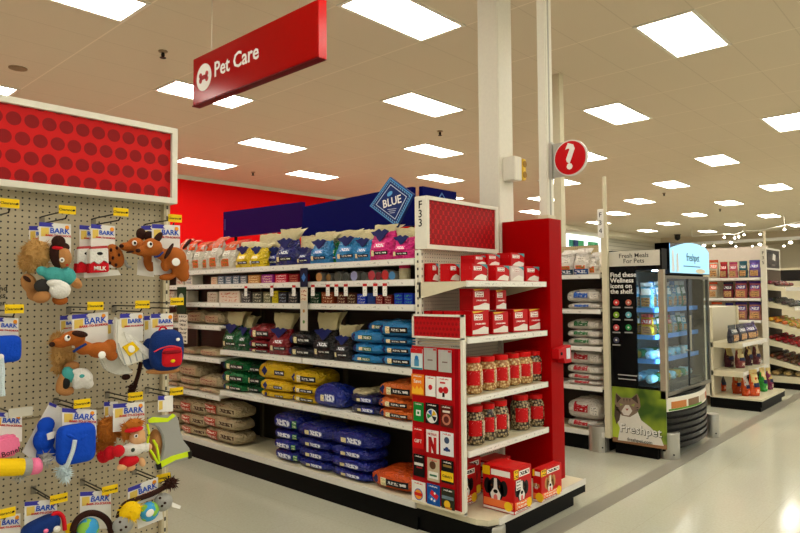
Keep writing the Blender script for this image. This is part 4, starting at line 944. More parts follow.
CARDW = paint((232, 230, 222)); BLUE = paint((20, 80, 190)); BAN = paint((60, 60, 160)); REDT = paint((200, 40, 40))
class Toy:
    def __init__(s, name, label, cat, px, py, Y, group=None):
        P = at(px, py, 'Y', Y); s.Y = Y; s.o = P; s.t = thing(name, label, cat, P, 0, group)
    def p(s, px, py, dy=0):
        P = at(px, py, 'Y', s.Y+dy); return (P.x-s.o.x, P.z-s.o.z)
    def sc(s, px, py):
        a = at(px-2, py, 'Y', s.Y); b = at(px+2, py, 'Y', s.Y); c = at(px, py+2, 'Y', s.Y); d_ = at(px, py-2, 'Y', s.Y)
        return (b.x-a.x)/4, (d_.z-c.z)/4
    def blob(s, nm, lst, m, vox=None, fur=0):
        """lst: (px, py, rx, ry, rot, depth_offset, depth) ellipsoids grown into one soft body"""
        mb = MB()
        for e_ in lst:
            e_ = list(e_)+[0]*(7-len(e_)); px, py, rx, ry, rot, dy, dep = e_
            x, z = s.p(px, py, dy); kx, kz = s.sc(px, py)
            mb.ell((x, dy, z), (rx*kx, dep or (rx*kx+ry*kz)/2*.8, ry*kz), math.radians(rot), 14, 9)
        if fur:
            R_ = random.Random(len(MATS)+int(lst[0][0]))
            for e_ in lst:
                e_ = list(e_)+[0]*(7-len(e_)); px, py, rx, ry, rot, dy, dep = e_
                x, z = s.p(px, py, dy); kx, kz = s.sc(px, py); a, c = rx*kx, ry*kz; b_ = dep or (a+c)/2*.8
                for _ in range(fur):
                    n = Vector((R_.gauss(0, 1), R_.gauss(0, 1)-.4, R_.gauss(0, 1))).normalized()
                    p0 = Vector((x+n.x*a*.9, dy+n.y*b_*.9, z+n.z*c*.9)); L = R_.uniform(.012, .026)
                    d_ = (n+Vector((R_.uniform(-.5, .5), 0, R_.uniform(-.9, .1)))).normalized(); p1 = p0+d_*L
                    q = d_.cross(Vector((.3, 1, .2))).normalized()*.003; r = d_.cross(q).normalized()*.003
                    mb.add([p0+q, p0-q*.5+r, p0-q*.5-r, p1], [(0, 1, 3), (1, 2, 3), (2, 0, 3)])
        o = mb.build(nm, m, s.t, smooth=not fur)
        if vox and not fur:
            md = o.modifiers.new('remesh', 'REMESH'); md.mode = 'VOXEL'; md.voxel_size = vox; md.use_smooth_shade = True
            sm = o.modifiers.new('smooth', 'SMOOTH'); sm.iterations = 3
        return o
    def rbox(s, nm, px, py, rx, ry, dy, dep, m, n=4, rot=0):
        x, z = s.p(px, py, dy); kx, kz = s.sc(px, py); a, c = rx*kx, ry*kz; ca, sa = math.cos(math.radians(rot)), math.sin(math.radians(rot))
        def fn(u, v):
            t = 2*math.pi*u; ph = math.pi*(v-.5); q = abs(math.cos(ph))**(2/n)
            X = a*q*sgp(math.cos(t), 2/n); Z = c*q*sgp(math.sin(t), 2/n); Y = dep*sgp(math.sin(ph), 2/2.5)
            return (x+X*ca-Z*sa, dy+Y, z+X*sa+Z*ca)
        return MB().surf(fn, 28, 12, True).build(nm, m, s.t, smooth=True)
    def poly(s, nm, pts, y0, y1, m, bev=0):
        q = [s.p(p[0], p[1], y0) for p in pts]; return MB().prism(q, y0, y1).build(nm, m, s.t, bevel=bev)
    def tube(s, nm, pts, r, m, n=7):
        q = []
        for p in pts:
            yy = p[2] if len(p) > 2 else -.03; x, z = s.p(p[0], p[1], yy); q.append((x, yy, z))
        if len(q) > 2:      # smooth the path
            o = []; 
            for k in range(len(q)-1):
                p0, p1, p2, p3 = [Vector(q[min(max(k+j, 0), len(q)-1)]) for j in (-1, 0, 1, 2)]
                for i in range(5):
                    t = i/5; o.append(.5*((2*p1)+(p2-p0)*t+(2*p0-5*p1+4*p2-p3)*t*t+(3*p1-p0-3*p2+p3)*t**3))
            o.append(Vector(q[-1])); q = o
        return MB().tube(q, r, n).build(nm, m, s.t, smooth=True)
    def card(s, x0, x1, y0, y1, tilt=0, dy=0, txt=True):
        """backing card, printed with banner, brand name and picture"""
        a = (x1-x0)*math.tan(math.radians(tilt))
        A, B_, C_, D_ = s.p(x0, y0), s.p(x1, y0-a), s.p(x1-a*(y1-y0)/(x1-x0+.01)*0, y1-a), s.p(x0, y1)
        MB().prism([A, B_, C_, D_], dy, dy+.0015).build('backing_card', CARDW, s.t)
        def q(u, v): 
            return (A[0]+(B_[0]-A[0])*u+(D_[0]-A[0])*v, A[1]+(B_[1]-A[1])*u+(D_[1]-A[1])*v)
        hpx = (y1-y0); bh = 4.2/hpx
        MB().prism([q(0, 0), q(.45, 0), q(.38, bh/2), q(.45, bh), q(0, bh)], dy-.001, dy).build('blue_banner', BAN, s.t)
        MB().prism([q(.06, bh*1.3), q(.3, bh*1.2), q(.3, bh*3.2), q(.06, bh*3.4)], dy-.0008, dy).build('card_picture', prt((220, 190, 90), (30, 50, 110), 3, 3, .5), s.t)
        if txt:
            w = abs(B_[0]-A[0]); c1 = q(.64, bh*1.9); c2 = q(.6, bh*3.05)
            ang = math.atan2(B_[1]-A[1], B_[0]-A[0])
            text('brand_name', 'BARK', w*.25, BLUE, s.t, (c1[0], dy-.001, c1[1]), rot=ang, bold=.0005)
            text('product_line', 'BARK-TO-SCHOOL', w*.095, REDT, s.t, (c2[0], dy-.001, c2[1]), rot=ang, bold=.0003)
            c3 = q(.87, bh*.9); kx, kz = s.sc(x0, y0)
            MB().ell((c3[0], dy-.001, c3[1]), (2.2*kx, .001, 2.2*kz)).build('round_price_dot', paint((240, 150, 30)), s.t)
plush_br = mat('plush_brown', (176, 96, 36), .85, bump=.6, bscale=300); plush_dk = mat('plush_dark', (52, 26, 18), .85, bump=.6, bscale=300)
plush_tan = mat('plush_tan', (186, 130, 76), .85, bump=.6, bscale=300); fur_m = mat('fur_beige', (196, 154, 92), .9); fur_o = mat('fur_orange', (186, 112, 40), .9)
fab_blue = mat('fabric_blue', (10, 70, 190), .8, bump=.5, bscale=60); fab_navy = mat('fabric_navy', (14, 46, 110), .8, bump=.5, bscale=200); fab_red = mat('fabric_red', (206, 20, 34), .8, bump=.4, bscale=200)
fab_teal = mat('fabric_teal', (70, 160, 156), .8, bump=.4, bscale=200); fab_white = mat('fabric_white', (224, 222, 214), .8, bump=.5, bscale=120); fab_pink = mat('fabric_pink', (236, 120, 160), .8, bump=.3, bscale=150)
fab_yel = mat('fabric_yellow', (236, 196, 10), .75, bump=.3, bscale=150); fab_grey = mat('fabric_grey', (160, 160, 154), .85, bump=.4, bscale=400); neon = mat('neon_strap', (206, 230, 30), .6); rope_m = mat('rope_white', (206, 222, 226), .8, bump=.6, bscale=200)
def eye(T, px, py, r=1.9):
    x, z = T.p(px, py); kx, kz = T.sc(px, py)
    return T

# hooks with clearance tags
HK = [(10, 203.5, 'cut by the left edge, top row'), (67.5, 210, 'above the plush lady toy'), (121, 212.3, 'above the milk carton toy'), (175, 218.5, 'above the brown dog plush pair'),
      (14.5, 309, 'second row, above the blue pillow toy'), (95.5, 306, 'second row, above the lying dog plush'), (142.5, 304.5, 'second row, above the white kite toy'), (177, 301.5, 'in front of the dark green hanging sign'),
      (82.3, 403.5, 'third row, above the square blue cap toy'), (135.5, 396.3, 'third row, above the doll with red headband'), (176.5, 391.3, 'third row, above the grey harness'),
      (6, 513, 'bottom left corner of the pegboard'), (59, 498.5, 'bottom row, above the navy and red toy'), (110, 489.5, 'bottom row, above the black hoop toy'), (163.5, 477.5, 'bottom row, above the planet string')]
for x, y, l in HK:
    P = at(x, y, 'Y', 2.62); kx = .0033
    t = thing('peg_hook', 'black wire peg hook with yellow clearance tag, '+l, 'hook', (P.x, 2.885, P.z))
    MB().tube([(-.012, 0, -.01), (-.012, -.02, -.006), (-.012, -.255, -.006), (-.012, -.262, 0)], .0028, 7).build('tag_arm', darkwire, t)
    MB().tube([(.004, 0, -.035), (.004, -.02, -.03), (.004, -.235, -.03), (.004, -.25, -.018)], .003, 7).build('prong', darkwire, t)
    MB().box(-.014, .006, -.003, 0, -.036, -.004).build('back_plate', paint((130, 124, 108)), t)
    MB().box(-.032, .030, -.268, -.2655, -.016, .017).build('yellow_tag', yellow_tag, t)
    text('clearance_text', 'Clearance', .0135, ink, t, (-.005, -.2685, 0), depth=.0002, bold=.0002)
    disc(.004, -.2685, -.268, 10).build('tag_dot', ink, t, loc=(.023, 0, 0))
P = at(22, 412, 'Y', 2.62)
t = thing('peg_hook', 'black peg hook with empty clear tag holder above the pink eraser', 'hook', (P.x, 2.885, P.z))
MB().tube([(-.03, 0, 0), (-.03, -.02, 0), (-.03, -.25, 0)], .0028, 7).build('tag_arm', darkwire, t)
MB().box(-.045, .035, -.268, -.265, -.016, .017).build('clear_holder', paint((190, 186, 172), .15), t)
T = Toy('wall_lettering', 'black printed lettering on the pegboard at the left edge', 'lettering', 2, 295, 2.882)
for k, (w_, yy) in enumerate((('and', 288.5), ('ks,', 295.5), ('er.', 303))):
    x, z = T.p(7.5, yy); text('lettering', w_, .03, ink, T.t, (x, 0, z), align='RIGHT')

# plush lady with furry dog
T = Toy('plush_toy', 'plush lady in teal shirt and white apron with black hair bun', 'plush toy', 60, 300, 2.66)
T.card(39, 71, 222, 262, -4)
T.blob('head', [(63, 257, 8.5, 11, 10, -.035), (68, 261, 3, 3.5, 0, -.05)], plush_tan, .005)
T.blob('hair', [(56, 256, 6, 13, 12, -.028), (62, 247, 8, 5, 0, -.035)], plush_dk, .005); T.blob('hair_bun', [(58.5, 242, 7, 6.5, 0, -.04)], plush_dk)
T.blob('hair_band', [(58, 248, 6, 2.2, 0, -.045)], fab_red); T.blob('glasses', [(62, 260, 2.6, 2.4, 0, -.068, .004)], whitep); T.blob('lens', [(62, 260, 1, 1, 0, -.073, .002)], ink)
T.blob('mouth', [(67, 265, 1.6, .9, 0, -.066, .004)], fab_red)
T.blob('shirt', [(55, 275, 12, 8, -10, -.03), (68, 276, 8, 9, 20, -.03), (42, 271, 6, 5, -30, -.03)], fab_teal, .005)
T.blob('arm', [(76, 283, 5.5, 5, 30, -.035), (78, 285, 4.5, 4, 0, -.035)], plush_tan, .005)
T.blob('apron', [(60, 290, 11, 9, 0, -.04), (55, 283, 9, 4, 0, -.045)], fab_white, .005); T.blob('skirt', [(43, 286, 9, 7, 0, -.025)], mat('fabric_charcoal', (50, 48, 46), .8))
T.blob('leg', [(42, 297, 9, 6, 15, -.03)], plush_tan); T.blob('leg', [(60, 300, 8, 5, -5, -.02)], plush_br)
T = Toy('plush_toy', 'fluffy beige dog plush hanging behind the plush lady', 'plush toy', 38, 270, 2.72)
T.card(29, 50, 226, 262, 0); T.blob('fluffy_head', [(37, 254, 14, 15, 0, -.04), (30, 262, 10, 10, 0, -.04), (46, 248, 8, 9, 0, -.03)], fur_m, fur=380)
T.blob('body', [(29, 283, 8, 10, 20, -.04), (34, 295, 8, 6, -30, -.03)], plush_tan, .006); T.blob('mouth', [(27, 279, 5, 2, -40, -.075, .01)], plush_dk)
# milk cartons
for k, (dx, Yk, l) in enumerate(((0, 2.67, 'red and white milk carton dog toy reading MILK, front one'), (-12.5, 2.71, 'red and white milk carton dog toy behind the front milk carton'))):
    T = Toy('milk_carton_toy', l, 'dog toy', 98+dx, 260, Yk)
    T.card(91+dx+(1 if k else 0), 115+dx, 224+k*1, 266, -5)
    T.poly('carton_base', [(90+dx, 258), (109+dx, 258), (109.5+dx, 272), (89.5+dx, 273)], -.045, -.006, fab_red, .004)
    T.poly('carton_top', [(90.5+dx, 249), (108.5+dx, 248), (109+dx, 264), (104+dx, 261), (99+dx, 265), (94+dx, 262), (90+dx, 264)], -.048, -.008, fab_white, .003)
    T.poly('gable', [(91.5+dx, 246.5), (107.5+dx, 245.5), (108.5+dx, 249), (90.5+dx, 250)], -.035, -.015, paint((180, 60, 60)))
    if k == 0: x, z = T.p(99.5, 268.5, -.045); text('lettering', 'MILK', .022, whitep, T.t, (x, -.0495, z), bold=.0005)
    T.blob('face_mark', [(100+dx, 253.5, 3, 1.6, 0, -.048, .003)], ink)
    T.poly('lower_card', [(84+dx, 270), (118+dx, 270), (121+dx, 275), (84+dx, 278)], .001, .003, CARDW)
T = Toy('cookie_toy', 'brown cookie dog toy with dark chips beside the milk carton', 'dog toy', 115, 256, 2.69)
T.blob('cookie', [(115, 256, 8.5, 12.5, 25, -.02, .02)], plush_br)
for a, b_ in ((111, 250), (117, 248), (119, 255), (113, 258), (110, 263), (116, 265)): T.blob('chip', [(a, b_, 1.4, 1.8, 0, -.038, .004)], plush_dk)
T.tube('rope', [(120, 262, -.02), (125, 261, -.02), (127, 266, -.02), (131, 267, -.02)], .006, fab_grey)
# brown dogs
T = Toy('plush_toy', 'brown dog plush with one dark ear, head at left, front one', 'plush toy', 165, 255, 2.62)
T.card(152, 180, 224, 262, -3)
T.blob('body', [(152, 247, 10, 9, 0, -.05), (143, 251, 8, 5, 15, -.05), (162, 254, 8, 6, -20, -.045), (174, 258, 12, 11, 0, -.045), (180, 267, 9, 8, 0, -.04), (183, 275, 6, 7, 20, -.04), (165, 266, 4, 6, 20, -.05), (167, 277, 8, 3.5, 5, -.03)], plush_br, .006)
T.blob('nose', [(138, 250.5, 2.3, 2, 0, -.07, .01)], plush_dk); T.blob('eye_white', [(150, 244.5, 2.8, 3, 0, -.086, .006)], whitep); T.blob('pupil', [(150.8, 244, 1.3, 1.6, 0, -.091, .004)], ink)
T.blob('ear', [(158, 238, 3.2, 7, -35, -.06, .012)], plush_dk); T.tube('collar', [(154, 257, -.085), (159, 256, -.09), (163, 252, -.085)], .004, fab_navy)
T.blob('backpack_strap', [(169, 251, 2, 9, -30, -.085, .006)], plush_dk); T.blob('round_tag', [(176, 262, 4, 3.8, 0, -.09, .003)], whitep)
T.blob('tail', [(187, 244, 1.6, 7, -40, -.04, .01)], plush_dk); T.poly('lower_card', [(153, 259), (174, 258), (175, 275), (154, 275)], -.01, -.008, CARDW)
T = Toy('plush_toy', 'brown dog plush with two round black ears behind the front dog', 'plush toy', 140, 250, 2.70)
T.card(141, 165, 226, 262, 2)
T.blob('body', [(136, 246, 9, 8.5, 0, -.05), (127, 247, 8, 4.5, -8, -.05), (148, 250, 9, 8, 0, -.04), (150, 262, 6, 10, 10, -.03)], plush_br, .006)
T.blob('ear', [(141, 234, 5, 6, 0, -.04, .012)], plush_dk); T.blob('ear', [(149, 236, 5.5, 5, 0, -.045, .012)], plush_dk); T.blob('nose', [(121.5, 246, 2.2, 1.9, 0, -.07, .01)], plush_dk)
T.blob('eye_white', [(134.5, 243, 2.5, 2.6, 0, -.085, .006)], whitep); T.blob('pupil', [(135, 243, 1.2, 1.4, 0, -.09, .004)], ink); T.poly('lower_card', [(138, 260), (155, 261), (154, 277), (137, 275)], -.01, -.008, CARDW)
T.blob('mouth', [(130, 252, 4, 1, 10, -.07, .008)], plush_dk)
# row two
T = Toy('pillow_toy', 'blue pillow dog toy cut by the left edge with white rope', 'dog toy', 8, 345, 2.68)
T.card(-8, 18.5, 317, 345, -3); T.rbox('pillow', 5, 349, 16, 13.5, -.03, .03, fab_blue, 4.5)
T.tube('rope', [(1, 356, -.06), (2.5, 372, -.06), (2, 385, -.06), (3, 396, -.06)], [.009]*16, rope_m); T.blob('emblem', [(1, 357, 3, 3, 0, -.065, .004)], whitep)
T = Toy('plush_toy', 'brown dog plush lying sideways with blue collar and side eye', 'plush toy', 85, 345, 2.64)
T.card(72, 108, 315, 348, 5)
T.blob('body', [(73, 338, 13, 7.5, 8, -.05), (60, 343, 9, 5, -10, -.05), (84, 348, 9, 7, 0, -.045), (99, 350, 12, 8, -5, -.045), (110, 346, 7, 7, 0, -.04), (112, 356, 6, 5, 0, -.04)], plush_br, .006)
T.blob('nose', [(52, 344.5, 2.8, 2.5, 0, -.06, .012)], plush_dk); T.blob('eye_white', [(67.5, 338, 3, 3, 0, -.088, .006)], whitep); T.blob('pupil', [(68.5, 337, 1.4, 1.6, 0, -.093, .004)], ink)
T.blob('ear', [(80, 334, 8, 3.2, -12, -.075, .012)], plush_dk); T.tube('collar', [(73, 352, -.085), (79, 348, -.09), (86, 344, -.085)], .005, fab_navy); T.blob('round_tag', [(102, 355, 3.8, 3.6, 0, -.085, .003)], whitep)
T = Toy('plush_toy', 'fluffy beige plush behind the lying dog plush', 'plush toy', 64, 352, 2.73)
T.card(60, 78, 316, 345, 4); T.blob('fluffy_body', [(63, 354, 11, 13, 0, -.02), (58, 340, 7, 6, 0, -.02), (62, 366, 9, 8, 0, -.02)], fur_m, fur=300)
T = Toy('plush_toy', 'upside down plush lady legs in teal and white below the lying dog', 'plush toy', 75, 378, 2.68)
T.blob('legs', [(61, 382, 4, 11, -18, -.03), (66, 391, 8.5, 5, -5, -.03), (72, 366, 8, 5, 0, -.02)], plush_tan, .006); T.blob('shirt', [(68, 374, 6, 8, 15, -.04), (74, 376, 8, 7, 0, -.035)], fab_teal, .006)
T.blob('apron', [(82, 378, 11, 8.5, 0, -.045), (78, 385, 6, 4.5, 0, -.045), (88, 384, 6, 5, 0, -.045), (80, 371, 9, 3, 0, -.05)], fab_white, .006); T.blob('skirt', [(66, 383, 4, 6, 0, -.045)], ink); T.blob('heart', [(82, 376, 2.6, 1.8, 0, -.085, .004)], fab_teal)
T = Toy('kite_toy', 'white folded kite shaped dog toy with yellow patch', 'dog toy', 130, 345, 2.63)
T.card(120, 143, 314, 342, 3)
T.poly('striped_cone', [(116.5, 316), (121, 324), (125, 333), (131, 334), (157.5, 356), (141, 361), (126, 367), (119, 355), (116, 342)], -.05, -.02, mat('kite_cloth', (222, 220, 210), .7, bump=.8, bscale=25), .006)
for k_ in range(4): T.poly('stripe', [(118+k_*8, 343+k_*3.5), (119+k_*8, 343+k_*3.5), (126+k_*6, 364-k_*1.5), (125+k_*6, 364.4-k_*1.5)], -.0515, -.05, paint((160, 166, 168)))
T.poly('fold', [(124, 332), (158, 357), (150, 359), (127, 341)], -.056, -.05, fab_white, .001)
T.poly('yellow_patch', [(123, 347), (133, 341.5), (140, 349), (130, 356.5)], -.06, -.05, fab_yel, .001); x, z = T.p(131.5, 349); T.blob('patch_mark', [(131.5, 349, 3.2, 3.8, 30, -.061, .002)], whitep)
T = Toy('kite_toy', 'white striped kite toy hanging lower, behind the patched one', 'dog toy', 112, 362, 2.69)
T.card(106, 122, 320, 345, 3, txt=False); T.poly('striped_cone', [(108, 345), (118, 350), (128, 366), (135, 373), (118, 375), (106, 370), (100, 358)], -.04, -.01, MATS['kite_cloth'], .006)
T = Toy('backpack_toy', 'small navy backpack dog toy with red pocket', 'dog toy', 166, 350, 2.60)
T.card(151, 173, 314, 345, 2)
T.rbox('bag_body', 166.5, 350, 16, 20.5, -.05, .04, fab_navy, 3)
T.rbox('pocket', 172, 357, 9.5, 9.5, -.088, .018, fab_red, 4); T.rbox('pocket_flap', 172, 352, 9.2, 1.6, -.107, .004, mat('fabric_darkred', (130, 10, 24), .8), 4); T.blob('bone_charm', [(173, 361, 2.2, 1.6, 0, -.108, .003)], fab_yel)
T.tube('zipper', [(154, 352, -.09), (162, 348, -.1), (172, 346, -.105), (181, 348, -.1)], .0025, paint((230, 60, 70)))
T.blob('heart', [(178, 339.5, 1.9, 1.6, 0, -.095, .004)], whitep); T.tube('top_loop', [(159, 331, -.05), (161, 327.5, -.05), (165, 327.5, -.05), (167, 330, -.05)], .004, fab_red); T.poly('side_label', [(152, 352), (158, 344), (160, 346), (155, 354)], -.06, -.055, whitep)
T.blob('bottom_band', [(163, 371, 17, 3, -2, -.03)], plush_tan)
T = Toy('backpack_toy', 'navy backpack toy mostly hidden left of the front backpack', 'dog toy', 147, 352, 2.68)
T.card(144, 158, 316, 345, 2, txt=False); T.blob('bag_body', [(149, 352, 7, 14, 0, -.03), (150, 362, 7, 8, 0, -.03)], fab_navy, .006)
T = Toy('cord_toy', 'black frayed cord toy hanging below the kite and backpack toys', 'dog toy', 135, 378, 2.70)
T.tube('cord', [(141, 362), (139, 372), (136, 382), (133, 391)], .009, plush_dk); T.blob('knot', [(126, 377, 4.5, 3, 0, -.03)], plush_dk); T.blob('frayed_end', [(132, 389, 3, 5, 20, -.03)], plush_dk, fur=60)
# row three
T = Toy('eraser_toy', 'pink eraser dog toy with black writing at left', 'dog toy', 8, 446, 2.66)
T.card(-8, 22, 412, 440, -3)
T.poly('eraser', [(-8, 440), (14, 435), (19, 436), (21.5, 448), (18, 455), (-8, 462)], -.06, -.01, fab_pink, .01); x, z = T.p(7, 449); text('lettering', 'Bonely', .026, ink, T.t, (x, -.061, z), rot=.2)
T = Toy('pencil_toy', 'yellow pencil dog toy with pink rubber end', 'dog toy', 15, 465, 2.62)
a = T.p(-10, 466); b_ = T.p(20, 465.5); c = T.p(27, 465); d_ = T.p(38, 464); r_ = .031
MB().tube([(a[0], -.03, a[1]), (b_[0], -.03, b_[1])], r_, 16).build('pencil_shaft', fab_yel, T.t, smooth=False)
MB().tube([(b_[0], -.03, b_[1]), (c[0], -.03, c[1])], r_*1.04, 16).build('ferrule', fab_grey, T.t)
MB().tube([(c[0], -.03, c[1]), (d_[0]-.01, -.03, d_[1]), (d_[0], -.03, d_[1])], [r_*.98, r_*.95, r_*.7], 16).build('rubber_end', fab_pink, T.t, smooth=True)
T.blob('tassel', [(44, 462, 6, 3.5, 20, -.03), (21, 476, 5, 3, 0, -.03)], fab_grey, fur=40)
T = Toy('cap_toy', 'blue graduation cap dog toy behind, left of the square blue one', 'dog toy', 45, 440, 2.70)
T.poly('large_card', [(50, 402), (62, 408), (60, 462), (30, 458), (22, 452)], .002, .004, CARDW); T.poly('blue_banner', [(49.5, 402), (57, 405), (56, 408), (49, 405)], .0, .002, BAN)
T.blob('cap', [(46, 425, 9, 8, 15, -.03), (44, 440, 11, 12, 0, -.03), (46, 454, 10, 9, 0, -.03)], fab_blue, .006); T.poly('white_mark', [(47, 434), (55, 431), (54, 438), (48, 440)], -.075, -.07, whitep); T.blob('tassel', [(46, 456, 5, 3, 0, -.06)], fab_grey, fur=40)
T = Toy('cap_toy', 'square blue cap dog toy with long white rope tassel', 'dog toy', 76, 443, 2.63)
T.card(62, 96.5, 408, 434, -3)
T.rbox('cap', 76, 443.5, 19, 19.5, -.03, .035, fab_blue, 5)
for q in ((70, 436, -30), (83, 437, 35), (69, 452, 20)): T.blob('fabric_fold', [(q[0], q[1], 6, 2.2, q[2], -.055, .014)], fab_blue)
T.tube('rope', [(75, 440, -.075), (73, 450, -.075), (69, 461, -.07), (66, 468, -.06)], .008, rope_m); T.blob('tassel', [(63, 470, 6, 4, 40, -.05), (65, 475, 3.5, 6, -10, -.05)], rope_m, fur=90)
T = Toy('plush_toy', 'athlete doll plush with red headband, white shirt and red shorts', 'plush toy', 130, 445, 2.62)
T.card(113, 144.5, 404, 432, 4)
T.blob('head', [(137, 436, 8, 9, 0, -.05), (143, 440, 3, 3, 0, -.05)], mat('plush_skin', (226, 176, 126), .8), .005); T.blob('hair', [(134, 424, 9, 5.5, 0, -.05), (126, 432, 4, 8, 0, -.04)], fur_o, fur=60)
T.blob('headband', [(134, 429.5, 9, 2.2, 5, -.07, .03)], fab_red); T.blob('eye', [(136, 436, 2, 2, 0, -.085, .006)], whitep); T.blob('pupil', [(136.3, 436, 1, 1, 0, -.09, .004)], ink)
T.blob('shirt', [(133, 449, 12, 7, 0, -.045), (146, 447, 5, 5, 0, -.045)], fab_white, .005); T.blob('badge', [(133, 450, 2, 2, 0, -.085, .003)], paint((60, 70, 60)))
T.blob('glove', [(118.5, 451, 6, 6, 0, -.065)], fab_red); T.blob('glove', [(110, 453, 6, 7, 0, -.03)], fab_red); T.blob('shorts', [(129, 461, 10, 5.5, 0, -.045)], fab_red); T.blob('leg', [(122, 467, 5, 3.5, 0, -.05)], MATS['plush_skin']); T.blob('leg', [(131, 468, 4.5, 3, 0, -.045)], MATS['plush_skin']); T.blob('leg', [(142, 462, 3, 5, 20, -.045)], MATS['plush_skin']); T.blob('hand', [(149, 447, 3, 3.5, 0, -.05)], MATS['plush_skin'])
T = Toy('plush_toy', 'orange brown fluffy plush hanging left of the athlete doll', 'plush toy', 110, 430, 2.70)
T.card(104, 118, 402, 428, 2, txt=False); T.blob('fluffy_hair', [(108, 430, 11, 13, 0, -.03), (118, 425, 8, 10, 0, -.03), (104, 446, 8, 8, 0, -.02)], fur_o, fur=300); T.blob('glove', [(104, 455, 7, 8, 0, -.03)], fab_red)
T = Toy('dog_harness', 'grey mesh dog harness with neon yellow straps', 'harness', 170, 440, 2.60)
T.card(158, 173, 396, 412, 2, txt=False)
T.poly('mesh_vest', [(148, 421), (151, 417), (176, 414), (179, 420), (180.5, 430), (184, 441), (190.5, 449), (191, 458), (175, 463), (158, 471), (155, 467), (162, 458), (164, 447), (163, 436), (158, 427), (150, 424)], -.03, -.012, fab_grey, .004)
T.poly('top_strap', [(148, 420), (153, 417), (168, 418), (173, 413.5), (176, 416), (168, 422), (149, 423)], -.034, -.03, neon, .001)
T.poly('bottom_strap', [(158, 463), (172, 456), (190, 451), (191, 456), (176, 460), (161, 468)], -.034, -.03, neon, .001)
T.tube('neon_cord', [(147, 424, -.03), (149, 434, -.035), (147.5, 445, -.03), (153, 454, -.035), (159, 464, -.035), (157, 448, -.03), (153, 440, -.03), (157, 446, -.03)], .005, neon); T.poly('buckle', [(188, 452), (192, 451), (192, 458), (189, 459)], -.037, -.03, ink); T.poly('buckle', [(157, 465), (161, 463), (162, 469), (158, 470)], -.04, -.03, ink)
T.blob('brown_plush_behind', [(155, 445, 6, 16, 0, .02)], plush_tan)
# bottom row
T = Toy('dog_toy', 'navy shoe shaped dog toy with red loop at bottom left', 'dog toy', 42, 526, 2.64)
T.card(24.5, 57, 502, 533, 5); T.rbox('shoe', 41, 527, 19, 8.5, -.05, .04, fab_navy, 3, 14); T.tube('red_loop', [(50, 520, -.06), (56, 513, -.06), (63, 517, -.06), (65, 530, -.06)], .008, fab_red)
T.blob('flower', [(57, 529, 3.5, 3, 0, -.09, .01)], fab_white); T.blob('bow', [(46, 531, 2.5, 2, 0, -.1, .006)], fab_pink)
T = Toy('backing_card_pack', 'white carded toy at the bottom left corner', 'dog toy', 8, 530, 2.66); T.card(-8, 20.5, 516, 548, 5)
T = Toy('hoop_toy', 'black hoop dog toy around a blue green globe', 'dog toy', 90, 530, 2.64)
T.card(80, 111, 492, 530, 3); q = [(92+19*math.cos(a), 532-19*math.sin(a), -.05) for a in [math.pi*k/9 for k in range(-2, 12)]]
T.tube('hoop', q, .012, plush_dk, 10); globe = scribble('globe_print', (60, 150, 200), (120, 180, 60), 3, 2, .52)
m, nt, b = nodes('globe'); tc, s = objxyz(nt); n_ = nt.nodes.new('ShaderNodeTexNoise'); n_.inputs['Scale'].default_value = 22; nt.links.new(tc.outputs['Object'], n_.inputs['Vector'])
nt.links.new(mix(nt, mth(nt, 'GREATER_THAN', n_.outputs['Fac'], .52), S((50, 150, 205)), S((130, 186, 60))), b.inputs['Base Color']); b.inputs['Roughness'].default_value = .8; globe = m
T.blob('globe', [(88, 529, 11, 11, 0, -.05)], globe); T.blob('yellow_star', [(70, 529, 5, 6, 0, -.03)], fab_yel)
T = Toy('planet_string_toy', 'planet string dog toy with yellow sun, globe and grey moons', 'dog toy', 145, 512, 2.60)
T.card(128, 158, 488, 508, 20); T.poly('lower_card', [(137, 516), (162, 508), (163, 519), (138, 529)], .0, .002, CARDW)
T.blob('sun', [(130, 512, 10.5, 10.5, 0, -.05)], fab_yel, fur=80); T.blob('globe', [(149, 511.5, 9.5, 9.5, 0, -.05)], globe); T.blob('moon', [(163, 502, 9, 9, 0, -.04)], fab_grey); T.blob('moon', [(123, 525, 10, 9, 0, -.06)], fab_grey)
for a, b_ in ((160, 498), (165, 503), (162, 506), (120, 522), (126, 527), (121, 530)): T.blob('crater', [(a, b_, 1.2, 1.2, 0, -.075 if a > 150 else -.1, .006)], plush_dk)
T.tube('black_string', [(118, 518, -.04), (124, 505, -.04), (138, 499, -.04), (152, 494, -.04), (163, 488, -.04), (172, 482, -.04)], .011, plush_dk); T.blob('spiky_end', [(170, 483, 6, 5, 30, -.04)], plush_dk, fur=90); T.poly('white_tag', [(172, 502), (181, 506), (180, 509), (172, 507)], -.05, -.048, whitep)
T.blob('round_tag', [(150, 513, 4, 3.6, 20, -.092, .003)], whitep)

